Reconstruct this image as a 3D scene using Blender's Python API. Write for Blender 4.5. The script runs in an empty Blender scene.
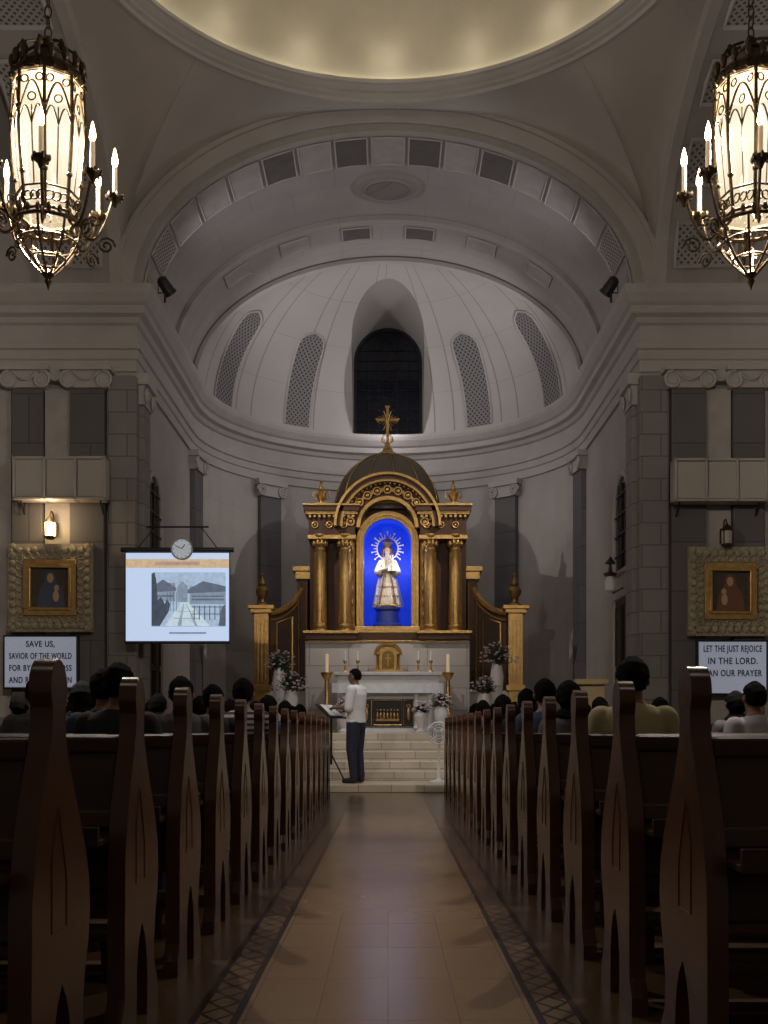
import bpy, bmesh, math, random
from mathutils import Vector, Matrix
from math import sin, cos, pi, radians, sqrt, atan2
random.seed(7)
SC = bpy.context.scene
COL = SC.collection

# ------------------------------------------------------------------ materials
class E:
    """tiny expression wrapper round shader math nodes"""
    def __init__(s, nt, sock): s.nt, s.s = nt, sock
    def op(s, o, b=None, c=None):
        n = s.nt.nodes.new('ShaderNodeMath'); n.operation = o
        s.nt.links.new(s.s, n.inputs[0])
        for i, v in ((1, b), (2, c)):
            if v is None: continue
            if isinstance(v, E): s.nt.links.new(v.s, n.inputs[i])
            else: n.inputs[i].default_value = v
        return E(s.nt, n.outputs[0])
    def __add__(s, o): return s.op('ADD', o)
    def __sub__(s, o): return s.op('SUBTRACT', o)
    def __mul__(s, o): return s.op('MULTIPLY', o)
    def __truediv__(s, o): return s.op('DIVIDE', o)
    def abs(s): return s.op('ABSOLUTE')
    def frac(s): return s.op('FRACT')
    def lt(s, o): return s.op('LESS_THAN', o)
    def gt(s, o): return s.op('GREATER_THAN', o)
    def min(s, o): return s.op('MINIMUM', o)
    def max(s, o): return s.op('MAXIMUM', o)

def newmat(name):
    m = bpy.data.materials.new(name); m.use_nodes = True
    nt = m.node_tree
    return m, nt, nt.nodes['Principled BSDF']

def c4(c): return (c[0], c[1], c[2], 1)
def coords(nt, kind='Object'):
    tc = nt.nodes.new('ShaderNodeTexCoord')
    sp = nt.nodes.new('ShaderNodeSeparateXYZ')
    nt.links.new(tc.outputs[kind], sp.inputs[0])
    return tc.outputs[kind], [E(nt, sp.outputs[i]) for i in range(3)]
def mixc(nt, fac, a, b):
    n = nt.nodes.new('ShaderNodeMix'); n.data_type = 'RGBA'
    if isinstance(fac, (int, float)): n.inputs[0].default_value = fac
    else: nt.links.new(fac.s if isinstance(fac, E) else fac, n.inputs[0])
    for i, v in ((6, a), (7, b)):
        if isinstance(v, tuple): n.inputs[i].default_value = c4(v)
        else: nt.links.new(v, n.inputs[i])
    return n.outputs[2]
def noise(nt, scale, vec=None, detail=4):
    n = nt.nodes.new('ShaderNodeTexNoise'); n.inputs['Scale'].default_value = scale
    n.inputs['Detail'].default_value = detail
    if vec is not None: nt.links.new(vec, n.inputs['Vector'])
    return n.outputs['Fac']
def bump(nt, bs, h, strength=.3, dist=.01):
    b = nt.nodes.new('ShaderNodeBump'); b.inputs['Strength'].default_value = strength
    b.inputs['Distance'].default_value = dist
    nt.links.new(h.s if isinstance(h, E) else h, b.inputs['Height'])
    nt.links.new(b.outputs[0], bs.inputs['Normal'])
def mul(c, k): return tuple(min(1, x*k) for x in c)

def mat(name, col, rough=.6, metal=0, ns=4, var=.25, bmp=.15, emit=None, es=0, spec=None):
    m, nt, bs = newmat(name)
    v, _ = coords(nt)
    n = noise(nt, ns, v)
    nt.links.new(mixc(nt, n, mul(col, 1-var), mul(col, 1+var)), bs.inputs['Base Color'])
    bs.inputs['Roughness'].default_value = rough
    bs.inputs['Metallic'].default_value = metal
    if spec is not None: bs.inputs['Specular IOR Level'].default_value = spec
    if bmp: bump(nt, bs, noise(nt, ns*6, v), bmp)
    if emit:
        bs.inputs['Emission Color'].default_value = c4(emit)
        bs.inputs['Emission Strength'].default_value = es
    return m

def brickmat(name, c1, c2, mortar, bw, rh, ms=.012, uv=False, rough=.7):
    m, nt, bs = newmat(name)
    v, (x, y, z) = coords(nt, 'UV' if uv else 'Object')
    br = nt.nodes.new('ShaderNodeTexBrick')
    if uv: nt.links.new(v, br.inputs['Vector'])
    else:
        cb = nt.nodes.new('ShaderNodeCombineXYZ')
        nt.links.new((x+y).s, cb.inputs[0]); nt.links.new(z.s, cb.inputs[1])
        nt.links.new(cb.outputs[0], br.inputs['Vector'])
    br.inputs['Color1'].default_value = c4(c1); br.inputs['Color2'].default_value = c4(c2)
    br.inputs['Mortar'].default_value = c4(mortar)
    br.inputs['Scale'].default_value = 1; br.inputs['Mortar Size'].default_value = ms
    br.inputs['Brick Width'].default_value = bw; br.inputs['Row Height'].default_value = rh
    n = noise(nt, 1.6, v, 8)
    out = mixc(nt, E(nt, n)*.5, br.outputs['Color'], mul(c1, .45))
    nt.links.new(out, bs.inputs['Base Color'])
    bs.inputs['Roughness'].default_value = rough
    bump(nt, bs, E(nt, br.outputs['Fac'])*-1, .4, .01)
    return m

def lattice(name, light, dark, sc):
    m, nt, bs = newmat(name)
    v, (x, y, z) = coords(nt, 'UV')
    a = ((x+y)*sc).frac(); b = ((x-y)*sc).frac()
    hole = (a-.5).abs().lt(.27)*(b-.5).abs().lt(.27)
    nt.links.new(mixc(nt, hole, light, dark), bs.inputs['Base Color'])
    bs.inputs['Roughness'].default_value = .7
    bump(nt, bs, hole*-1, .8, .02)
    return m

M = {}
M['wall'] = brickmat('grey_plaster_blocks', (.50, .465, .45), (.47, .435, .42), (.43, .40, .385), 1.1, .55, .005, True)
M['pier'] = brickmat('grey_stone_blocks', (.28, .262, .258), (.235, .222, .218), (.14, .13, .13), .62, .36, .012)
M['pilaster'] = brickmat('dark_grey_stone', (.15, .142, .147), (.13, .123, .128), (.08, .075, .078), 2.0, .8, .012)
M['strip'] = mat('pale_stone_strip', (.40, .368, .35), .7)
M['trim'] = mat('grey_moulding', (.44, .412, .40), .65, ns=2, var=.15)
M['vault'] = brickmat('vault_plaster', (.42, .392, .38), (.40, .372, .36), (.33, .305, .295), 1.4, .8, .006, True)
M['pend'] = mat('pendentive_plaster', (.44, .405, .38), .75, ns=.8, var=.25)
M['dome'] = mat('dome_plaster', (.60, .55, .46), .7, ns=1.5, var=.2)
M['darkcoffer'] = mat('dark_coffer', (.12, .108, .105), .8)
M['coffer'] = mat('pale_coffer', (.36, .335, .325), .75)
M['lat'] = lattice('lattice_grille', (.38, .36, .35), (.10, .095, .095), 9)
M['latd'] = lattice('dome_lattice_grille', (.24, .225, .225), (.05, .047, .05), 8)
M['wood'] = mat('dark_varnished_wood', (.080, .030, .012), .22, ns=5, var=.5, bmp=.05)
M['wood2'] = mat('dark_wood_plank', (.038, .016, .008), .5, ns=5, var=.5, bmp=.05)
M['gold'] = mat('gold_leaf', (.52, .335, .125), .36, .95, 12, .4, .3)
M['golddk'] = mat('old_gold', (.28, .175, .06), .42, .9, 20, .5, .6)
M['goldcream'] = mat('cream_gold_carving', (.38, .33, .23), .5, .3, 25, .6, 1)
M['bronze'] = mat('dark_bronze', (.05, .04, .03), .4, .8, 15, .4, .3)
M['iron'] = mat('aged_brass_iron', (.085, .058, .03), .45, .7, 12, .4, .3)
M['brown'] = mat('dark_brown_panel', (.060, .027, .014), .5, ns=6, var=.4, spec=.3)
M['blackgreen'] = mat('dark_dome_slate', (.045, .036, .027), .45, ns=8, spec=.3)
M['marble'] = brickmat('grey_veined_marble', (.47, .44, .43), (.41, .385, .38), (.24, .22, .22), .8, .45, .01, False, .35)
M['whitemarble'] = mat('white_marble', (.68, .67, .68), .3, ns=5, var=.2, bmp=0)
M['step'] = brickmat('cream_marble_step', (.68, .60, .48), (.58, .51, .41), (.33, .28, .2), .5, .155, .008, False, .3)
M['cloth'] = mat('white_altar_cloth', (.74, .78, .90), .8)
M['white'] = mat('white_paint', (.7, .7, .72), .6, var=.05)
M['black'] = mat('black_plastic', (.012, .012, .014), .45)
M['gray'] = mat('beige_speaker_cloth', (.40, .37, .335), .8, ns=60, var=.15)
M['ivory'] = mat('silvery_ivory_robe', (.62, .56, .45), .38, .35, 18, .4, .5)
M['skin'] = mat('brown_skin', (.24, .125, .08), .6, ns=10, var=.1, bmp=.05)
M['hair'] = mat('black_hair', (.005, .0042, .004), .8, ns=60, var=.5, bmp=.8, spec=.1)
M['trouser'] = mat('dark_blue_denim', (.02, .024, .045), .8)
M['glassdk'] = mat('dark_night_glass', (.01, .011, .02), .15)
M['leaf'] = mat('dark_green_leaf', (.03, .06, .02), .6)
M['petal'] = mat('white_pink_petals', (.5, .42, .45), .7, ns=20, var=.4)
M['blue'] = mat('blue_lit_niche', (.015, .05, .6), .6, emit=(.004, .045, .65), es=.42)  # blue light of the niche put into the material as emission
M['lampglass'] = mat('warm_lamp_glass', (.9, .8, .5), .4, emit=(1, .72, .32), es=12, bmp=0)
M['flame'] = mat('candle_bulb', (1, .9, .6), .4, emit=(1, .74, .42), es=26, bmp=0)
M['candle'] = mat('cream_candle', (.7, .62, .46), .5, emit=(1, .7, .4), es=.22)
M['led'] = mat('led_board_face', (.30, .32, .38), .6, emit=(.60, .66, .85), es=.24, bmp=0, ns=60)
M['ink'] = mat('black_letters', (.01, .01, .02), .6, bmp=0)
M['scr'] = mat('projected_white', (.25, .3, .35), .8, emit=(.60, .74, 1), es=.78, bmp=0, var=.03)

def glass_lantern():
    m = bpy.data.materials.new('lit_frosted_lantern_glass'); m.use_nodes = True
    nt = m.node_tree; nt.nodes.clear()
    o = nt.nodes.new('ShaderNodeOutputMaterial')
    tr = nt.nodes.new('ShaderNodeBsdfTransparent'); em = nt.nodes.new('ShaderNodeEmission')
    mx = nt.nodes.new('ShaderNodeMixShader'); mx.inputs[0].default_value = .8
    v, (x, y, z) = coords(nt)
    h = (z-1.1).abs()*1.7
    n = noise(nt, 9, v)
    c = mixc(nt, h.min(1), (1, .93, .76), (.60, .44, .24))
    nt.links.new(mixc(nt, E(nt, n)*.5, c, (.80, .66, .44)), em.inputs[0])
    em.inputs[1].default_value = 1.3
    nt.links.new(tr.outputs[0], mx.inputs[1]); nt.links.new(em.outputs[0], mx.inputs[2])
    nt.links.new(mx.outputs[0], o.inputs[0])
    return m
M['lantern'] = glass_lantern()

def emis(name, col, s):
    m = bpy.data.materials.new(name); m.use_nodes = True
    nt = m.node_tree; nt.nodes.clear()
    o = nt.nodes.new('ShaderNodeOutputMaterial'); em = nt.nodes.new('ShaderNodeEmission')
    v, _ = coords(nt)
    nt.links.new(mixc(nt, noise(nt, 14, v), mul(col, .65), mul(col, 1.3)), em.inputs[0]); em.inputs[1].default_value = s
    nt.links.new(em.outputs[0], o.inputs[0])
    return m
M['cove'] = emis('cove_light_tube', (1, .84, .56), 6)

def floor_mat():
    m, nt, bs = newmat('polished_aisle_tiles')
    v, (x, y, z) = coords(nt)
    ax = x.abs()
    n = noise(nt, .7, v, 2)
    base = mixc(nt, n, (.21, .138, .075), (.27, .18, .10))
    jx = ((ax/.235).frac()-.5).abs().gt(.493)
    jy = ((y/.6).frac()-.5).abs().gt(.4955)
    col = mixc(nt, jx.max(jy), base, (.13, .085, .05))
    tri = ((y/.16).frac()-.5).abs()*2
    xp = (ax-.57).abs()/.055
    line = (xp-tri).abs().lt(.17)
    sm = (xp+tri).lt(.28)
    pat = mixc(nt, line.max(sm), (.17, .105, .055), (.025, .018, .014))
    ins = (ax-.57).abs().lt(.055)
    strip = (ax-.57).abs().lt(.082)
    c2 = mixc(nt, ins, (.016, .012, .010), pat)
    col = mixc(nt, strip, col, c2)
    outer = ax.gt(.652)
    oc = mixc(nt, n, (.085, .05, .027), (.12, .073, .04))
    col = mixc(nt, outer, col, oc)
    nt.links.new(col, bs.inputs['Base Color'])
    r = E(nt, noise(nt, 5, v))*.10+.20
    nt.links.new(r.s, bs.inputs['Roughness'])
    return m
M['floor'] = floor_mat()

def ribdome_mat():
    m, nt, bs = newmat('half_dome_plaster')
    v, (x, y, z) = coords(nt, 'UV')
    u = (x*7.4+.5).frac()
    l = ((u-.5).abs()-.36).abs().lt(.010)
    l2 = ((y*5).frac()-.5).abs().gt(.492)
    n = noise(nt, 6, v, 8)
    base = mixc(nt, n, (.40, .375, .36), (.51, .48, .46))
    nt.links.new(mixc(nt, l.max(l2*.4), base, (.29, .25, .22)), bs.inputs['Base Color'])
    bs.inputs['Roughness'].default_value = .65
    return m
M['hdome'] = ribdome_mat()

def stripe_mat(name, a, b, f):
    m, nt, bs = newmat(name)
    v, (x, y, z) = coords(nt)
    nt.links.new(mixc(nt, (z*f).frac().gt(.5), a, b), bs.inputs['Base Color'])
    bs.inputs['Roughness'].default_value = .85
    return m

# ------------------------------------------------------------------ geometry
class B:
    def __init__(s): s.v, s.f, s.m, s.uv = [], [], [], []
    def add(s, vs, fs, m=0, uvs=None):
        o = len(s.v); s.v += [tuple(p) for p in vs]
        for i, f in enumerate(fs):
            s.f.append(tuple(k+o for k in f)); s.m.append(m)
            s.uv.append(uvs[i] if uvs else None)
        return s
    def box(s, x0, x1, y0, y1, z0, z1, m=0):
        return s.add([(x0,y0,z0),(x1,y0,z0),(x1,y1,z0),(x0,y1,z0),(x0,y0,z1),(x1,y0,z1),(x1,y1,z1),(x0,y1,z1)],
              [(0,3,2,1),(4,5,6,7),(0,1,5,4),(1,2,6,5),(2,3,7,6),(3,0,4,7)], m)
    def rings(s, R, m=0, close=True, cap=True):
        n = len(R[0]); vs = [p for r in R for p in r]; fs = []
        for i in range(len(R)-1):
            for j in range(n if close else n-1):
                k = (j+1) % n
                fs.append((i*n+j, i*n+k, (i+1)*n+k, (i+1)*n+j))
        if cap and close:
            fs.append(tuple(range(n))[::-1]); fs.append(tuple((len(R)-1)*n+j for j in range(n)))
        return s.add(vs, fs, m)
    def lathe(s, prof, c=(0,0,0), seg=20, m=0, sx=1, sy=1):
        return s.rings([[(c[0]+max(r,1e-4)*sx*cos(2*pi*j/seg), c[1]+max(r,1e-4)*sy*sin(2*pi*j/seg), c[2]+z) for j in range(seg)] for r, z in prof], m)
    def prism(s, pts, plane, d0, d1, m=0):
        f = {'xz': lambda a,b,d:(a,d,b), 'yz': lambda a,b,d:(d,a,b), 'xy': lambda a,b,d:(a,b,d)}[plane]
        return s.rings([[f(a,b,d0) for a,b in pts],[f(a,b,d1) for a,b in pts]], m)
    def ball(s, c, r, seg=12, rg=8, m=0):
        if not isinstance(r, (tuple, list)): r = (r, r, r)
        R = []
        for i in range(rg+1):
            t = -pi/2+pi*i/rg; k = max(cos(t), 1e-3)
            R.append([(c[0]+r[0]*k*cos(2*pi*j/seg), c[1]+r[1]*k*sin(2*pi*j/seg), c[2]+r[2]*sin(t)) for j in range(seg)])
        return s.rings(R, m)
    def tube(s, path, r, seg=6, m=0, closed=False):
        P = [Vector(p) for p in path]; n = len(P); R = []
        up = None
        for i in range(n):
            a = P[(i-1) % n] if (i > 0 or closed) else P[i]
            b = P[(i+1) % n] if (i < n-1 or closed) else P[i]
            t = (b-a).normalized()
            if up is None:
                up = Vector((0,0,1)) if abs(t.z) < .9 else Vector((1,0,0))
            x = t.cross(up)
            if x.length < 1e-4: x = t.cross(Vector((1,0.3,0)))
            x.normalize(); y = x.cross(t).normalized(); up = y
            rr = r[i] if isinstance(r, (list, tuple)) else r
            R.append([P[i]+x*rr*cos(2*pi*j/seg)+y*rr*sin(2*pi*j/seg) for j in range(seg)])
        if closed: R.append(R[0]); return s.rings(R, m, cap=False)
        return s.rings(R, m)
    def cone(s, p0, p1, r0, r1, m=0):
        s.ball(p0, r0, 12, 8, m); s.ball(p1, r1, 12, 8, m)
        return s.tube([p0, p1], [r0, r1], 12, m)
    def arch(s, cx, cz, a0, b0, a1, b1, y0, y1, t0=0, t1=pi, n=40, m=0):
        R = []
        for i in range(n+1):
            t = t0+(t1-t0)*i/n; c, q = cos(t), sin(t)
            R.append([(cx+a0*c,y0,cz+b0*q),(cx+a1*c,y0,cz+b1*q),(cx+a1*c,y1,cz+b1*q),(cx+a0*c,y1,cz+b0*q)])
        return s.rings(R, m)
    def torus(s, c, R, r, axis='z', n=24, seg=6, m=0, sy=1):
        P = []
        for i in range(n):
            a = 2*pi*i/n; u, w = R*cos(a), R*sin(a)*sy
            P.append({'z':(c[0]+u,c[1]+w,c[2]),'y':(c[0]+u,c[1],c[2]+w),'x':(c[0],c[1]+u,c[2]+w)}[axis])
        return s.tube(P, r, seg, m, True)

def finish(o, name, parent, label, cat, kind, group):
    if parent is not None: o.parent = parent
    if label: o['label'] = label
    if cat: o['category'] = cat
    if kind: o['kind'] = kind
    if group: o['group'] = group
    return o

def mk(name, b, mats, parent=None, org=(0,0,0), label=None, cat=None, kind=None, group=None, smooth=True, bevel=0, recalc=True, ang=38):
    me = bpy.data.meshes.new(name)
    me.from_pydata([(x-org[0], y-org[1], z-org[2]) for x,y,z in b.v], [], b.f)
    if not isinstance(mats, (list, tuple)): mats = [mats]
    for m in mats: me.materials.append(M[m] if isinstance(m, str) else m)
    for p, mi in zip(me.polygons, b.m): p.material_index = mi
    if any(u for u in b.uv):
        ul = me.uv_layers.new(name='UVMap')
        for p, u in zip(me.polygons, b.uv):
            if u:
                for li, q in zip(p.loop_indices, u): ul.data[li].uv = q
    if recalc:
        bm = bmesh.new(); bm.from_mesh(me)
        bmesh.ops.remove_doubles(bm, verts=bm.verts, dist=2e-4)
        bmesh.ops.recalc_face_normals(bm, faces=bm.faces); bm.to_mesh(me); bm.free()
    if smooth:
        me.shade_smooth(); me.set_sharp_from_angle(angle=radians(ang))
    o = bpy.data.objects.new(name, me); COL.objects.link(o)
    if parent is None: o.location = org
    if bevel:
        md = o.modifiers.new('bevel', 'BEVEL'); md.width = bevel; md.segments = 2; md.limit_method = 'ANGLE'
    return finish(o, name, parent, label, cat, kind, group)

def empty(name, loc, label=None, cat=None, group=None, parent=None):
    o = bpy.data.objects.new(name, None); COL.objects.link(o); o.location = loc; o.empty_display_size = .1
    return finish(o, name, parent, label, cat, None, group)

def dup(root, loc, rotz=None, scale=None, label=None):
    def rec(o, par):
        n = o.copy()
        COL.objects.link(n)
        if par is not None: n.parent = par
        for c in list(o.children): rec(c, n)
        return n
    n = rec(root, None); n.location = loc
    if rotz is not None: n.rotation_euler[2] = rotz
    if scale: n.scale = (scale,)*3
    if label: n['label'] = label
    return n

def S(Y):
    k = Y/1100.
    return (lambda px: (px-388)*k), (lambda py: .95+(730-py)*k)

# ------------------------------------------------------------------ shell
A, D1, YA, ZC = 4.16, 18.0, 22.9, 8.15
def wallpath(R=A, n=28):
    p = [(-9.0, D1), (-R, D1), (-R, 20), (-R, YA)]
    for i in range(1, n):
        t = pi-pi*i/n; p.append((R*cos(t), YA+R*sin(t)))
    return p+[(R, YA), (R, 20), (R, D1), (9.0, D1)]

def plan_sweep(path, prof):
    b = B(); n = len(path); P = [Vector(p) for p in path]; offs = []
    for i in range(n):
        d = []
        if i > 0: d.append((P[i]-P[i-1]).normalized())
        if i < n-1: d.append((P[i+1]-P[i]).normalized())
        ns = [Vector((q.y, -q.x)) for q in d]
        a = sum(ns, Vector((0,0))).normalized(); offs.append(a/max(.3, a.dot(ns[0])))
    s = [0]
    for i in range(1, n): s.append(s[-1]+(P[i]-P[i-1]).length)
    for i in range(n-1):
        for j in range(len(prof)-1):
            q = []; uv = []
            for ii, jj in ((i,j),(i+1,j),(i+1,j+1),(i,j+1)):
                w = P[ii]+offs[ii]*prof[jj][0]; q.append((w.x, w.y, prof[jj][1])); uv.append((s[ii], prof[jj][1]+prof[jj][0]))
            b.add(q, [(0,1,2,3)], 0, [uv])
    return b

def st(name, b, m, **k): return mk(name, b, m, kind='structure', **k)

st('wall_sanctuary', plan_sweep(wallpath(), [(0,0),(0,2),(0,4),(0,6),(0,ZC)]), 'wall', recalc=False)
ent = [(0,6.80),(.05,6.80),(.05,6.98),(.08,7.0),(.08,7.14),(.12,7.16),(.12,7.24),(.05,7.27),(.05,7.55),(.10,7.58),(.13,7.66),(.22,7.70),(.22,7.82),(.27,7.86),(.34,7.98),(.36,8.05),(.36,8.12),(0,8.18)]
st('trim_1', plan_sweep(wallpath(), ent), 'trim', recalc=False, ang=30)
st('baseboard_sanctuary', plan_sweep(wallpath(), [(.06,0),(.06,1.15),(0,1.2)]), 'pier', recalc=False)

b = B(); b.add([(-9,-4,0),(9,-4,0),(9,28,0),(-9,28,0)], [(0,1,2,3)])
st('floor', b, 'floor')
for sx, nm in ((-1,'left'),(1,'right')):
    b = B(); b.box(sx*9, sx*9.3, -4, 18.3, 0, 12.3); st('wall_'+nm, b, 'pend')
b = B(); b.box(-9.3, 9.3, -4.3, -4, 0, 12.3); st('wall_back', b, 'pend')
b = B(); b.box(-9, 9, -4, 9.1, 12.0, 12.2); st('ceiling', b, 'pend')

for k, sx in enumerate((-1, 1)):
    b = B(); b.box(sx*4.35, sx*9, 18.0, 18.3, ZC-.05, 12.3); st('wall_transept', b, 'trim')
    b = B(); b.box(sx*5.75, sx*9, 9.2, 18.1, 11.6, 11.8); st('ceiling', b, 'pend')

def ell(t, ins=0, a=A+.04, bb=2.75): return ((a-ins)*cos(t), ZC+(bb-ins)*sin(t))
b = B(); stn = [(18.0,.02),(18.0,.14),(18.08,.16),(19.05,.16),(19.12,.10),(19.12,0),(21.25,0),(21.25,.09),(21.33,.13),(22.0,.13),(22.06,.06),(22.5,.06),(22.55,.10),(22.9,.10),(22.95,0)]
NV = 64
for k in range(len(stn)-1):
    (y0,i0),(y1,i1) = stn[k], stn[k+1]
    for i in range(NV):
        t0, t1 = pi*i/NV, pi*(i+1)/NV
        q = []
        for (y,ii,t) in ((y0,i0,t0),(y0,i0,t1),(y1,i1,t1),(y1,i1,t0)):
            x,z = ell(t,ii); q.append((x,y,z))
        b.add(q, [(0,1,2,3)], 0, [[(t0*3.5,y0+i0),(t1*3.5,y0+i0),(t1*3.5,y1+i1),(t0*3.5,y1+i1)]])
st('ceiling_vault', b, 'vault', recalc=False)

b = B()
b.arch(0, ZC, 4.18, 2.73, 4.42, 2.97, 17.93, 18.1, n=64)
b.arch(0, ZC, 4.42, 2.97, 4.50, 3.05, 17.88, 18.1, n=64)
st('trim_2', b, 'trim')

HB = 3.2
def dpt(az, th, s=1.0, add=0):
    return ((A+add)*s*sin(az)*cos(th), YA+(A+add)*s*cos(az)*cos(th), ZC+(HB+add)*s*sin(th))
b = B(); na, nt_ = 60, 24
def gi(k,i,j): return k*(na+1)*(nt_+1)+i*(nt_+1)+j
vs = []
for k, ad in enumerate((0, .35)):
    for i in range(na+1):
        for j in range(nt_+1):
            vs.append(dpt(-pi/2+pi*i/na, pi/2*j/nt_, 1, ad))
fs = []; uvs = []
for k in (0,1):
    for i in range(na):
        for j in range(nt_):
            f = (gi(k,i,j),gi(k,i+1,j),gi(k,i+1,j+1),gi(k,i,j+1)); fs.append(f if k else f[::-1])
            u = [(i/na,j/nt_),((i+1)/na,j/nt_),((i+1)/na,(j+1)/nt_),(i/na,(j+1)/nt_)]; uvs.append(u if k else u[::-1])
for i in range(na): fs.append((gi(0,i,0),gi(0,i+1,0),gi(1,i+1,0),gi(1,i,0))); uvs.append([(0,0)]*4)
for j in range(nt_):
    for i in (0, na):
        fs.append((gi(0,i,j),gi(1,i,j),gi(1,i,j+1),gi(0,i,j+1))); uvs.append([(0,0)]*4)
b.add(vs, fs, 0, uvs)
hd = st('ceiling_half_dome', b, 'hdome', ang=50)
NW, NZ = .86, 2.05
def archout(w, z0, zs, n=20):
    return [(w, z0)]+[(w*cos(pi*i/n), zs+w*sin(pi*i/n)) for i in range(n+1)]+[(-w, z0)]
cut = B(); cut.prism(archout(NW, ZC-.3, ZC+NZ), 'xz', 23.4, 28.2)
co = mk('cutter', cut, 'hdome', smooth=False)
md = hd.modifiers.new('cut', 'BOOLEAN'); md.object = co; md.operation = 'DIFFERENCE'; md.solver = 'EXACT'
bpy.context.view_layer.update()
dg = bpy.context.evaluated_depsgraph_get()
nm_ = bpy.data.meshes.new_from_object(hd.evaluated_get(dg))
hd.modifiers.clear(); hd.data = nm_
bpy.data.objects.remove(co)
b = B(); out = archout(NW, ZC-.02, ZC+NZ, 24)
def yon(x, z):
    q = 1-(x/A)**2-((z-ZC)/HB)**2
    return YA+A*sqrt(max(q, .02))
for i in range(len(out)-1):
    (x0,z0),(x1,z1) = out[i], out[i+1]
    b.add([(x0,yon(x0,z0)+.04,z0),(x1,yon(x1,z1)+.04,z1),(x1,28.0,z1),(x0,28.0,z0)], [(0,1,2,3)])
b.box(-NW, NW, 26.9, 28.0, ZC-.1, ZC+.02)
st('trim_3', b, 'hdome')
b = B(); b.prism(archout(NW+.02, ZC, ZC+NZ), 'xz', 27.75, 27.85)
w = st('window_1', b, 'glassdk')
b = B()
for x in (-.5,-.25,0,.25,.5): b.box(x-.008, x+.008, 27.7, 27.74, ZC, ZC+NZ+.6)
for k in range(10): b.box(-.84, .84, 27.7, 27.74, ZC+.25*k+.1, ZC+.25*k+.112)
b.arch(0, ZC+NZ, NW-.07, NW-.07, NW, NW, 27.66, 27.76, n=24)
for sx in (-1,1): b.box(*sorted((sx*(NW-.07), sx*NW)), 27.66, 27.76, ZC, ZC+NZ)
mk('window_frame', b, 'black', parent=w)

wi = 2
for az0, hw0 in ((-64,4.6), (-32,4.6), (32,4.6), (64,4.6)):
    b = B(); L = []
    nu, nv = 8, 22
    for j in range(nv+1):
        v = j/nv; th = radians(2+38*v)
        hw = radians(hw0)*(1 if v < .82 else sqrt(max(0, 1-((v-.82)/.18)**2)))
        L.append([dpt(radians(az0)+hw*(2*i/nu-1)/max(.8,cos(th)), th, .994) for i in range(nu+1)])
    for j in range(nv):
        for i in range(nu):
            uv = [((i+di)*.09, (j+dj)*.1) for di,dj in ((0,0),(1,0),(1,1),(0,1))]
            b.add([L[j][i],L[j][i+1],L[j+1][i+1],L[j+1][i]], [(0,1,2,3)], 0, [uv])
    w = st('window_%d' % wi, b, 'latd', recalc=False); wi += 1
    b = B(); b.tube([l[0] for l in L]+[l[-1] for l in L][::-1], .022, 6)
    mk('window_frame', b, 'trim', parent=w)
b = B(); b.arch(0, ZC, 3.98, 2.54, 4.06, 2.62, 22.84, 23.0, n=64); b.arch(0, ZC, 4.06, 2.62, 4.16, 2.72, 22.90, 23.05, n=64)
b.torus((0, 23.75, ZC+HB-.13), .6, .03, 'z', 32, 6, 0, .6)
st('trim_4', b, 'trim')

def coffers(kind, cy, a, bb, p0, p1, n, w, pat, inset=.02, fr=.015):
    N = 400; pts = [(a*cos(pi*i/N), bb*sin(pi*i/N)) for i in range(N+1)]
    s = [0]
    for i in range(N): s.append(s[-1]+math.dist(pts[i], pts[i+1]))
    import bisect
    def at(l):
        l = min(max(l, 0), s[-1]-1e-6)
        i = min(N-1, bisect.bisect_right(s, l)-1); f = (l-s[i])/(s[i+1]-s[i])
        return (pts[i][0]*(1-f)+pts[i+1][0]*f, pts[i][1]*(1-f)+pts[i+1][1]*f)
    res = {}
    for k in range(n):
        c = s[-1]*(k+.5)/n; mm = pat(k)
        if mm is None: continue
        fb = res.setdefault('frame', B()); pb = res.setdefault(mm, B())
        def P(l, q, d):
            u, z = at(l); nl = sqrt(u*u/a**4+z*z/bb**4); nx, nz = -u/a**2/nl, -z/bb**2/nl
            u += nx*d; z += nz*d
            return (u, q, ZC+z) if kind == 'x' else (q, cy+u, ZC+z)
        ms = 6
        for i in range(ms):
            l0, l1 = c-w/2+w*i/ms, c-w/2+w*(i+1)/ms
            pb.add([P(l0,p0,inset),P(l1,p0,inset),P(l1,p1,inset),P(l0,p1,inset)], [(0,1,2,3)], 0, [[(l0,p0),(l1,p0),(l1,p1),(l0,p1)]])
        ring = [P(c-w/2,p0,inset),P(c,p0,inset),P(c+w/2,p0,inset),P(c+w/2,p1,inset),P(c,p1,inset),P(c-w/2,p1,inset)]
        fb.tube(ring, fr, 4, 0, True)
    return res
tn = 5
def addc(r):
    global tn
    for k, bb in r.items():
        st('trim_%d' % tn, bb, {'frame':'trim','dark':'darkcoffer','lat':'lat','light':'coffer'}[k], smooth=False, recalc=False); tn += 1
addc(coffers('x', 0, 4.04, 2.59, 18.14, 19.0, 17, .54, lambda k: 'dark' if k in (5,7,9,11) else ('lat' if k in (1,15) else 'light')))
addc(coffers('x', 0, 4.07, 2.62, 21.42, 21.92, 17, .56, lambda k: 'dark' if k in (7,9) else ('light' if k in (3,5,11,13) else None), .02))
for sx in (-1, 1):
    addc(coffers('y', 13.6, 4.16, 2.66, sx*4.62, sx*5.6, 9, .66, lambda k: 'lat', .02, .04))
b = B(); b.lathe([(0,-.10),(.42,-.10),(.44,-.07),(.5,-.07),(.52,-.09),(.6,-.09),(.64,-.04),(.64,.1)], (0,20.1,ZC+2.75), 40, 0, 1, .85)
st('trim_%d' % tn, b, 'vault'); tn += 1
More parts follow.
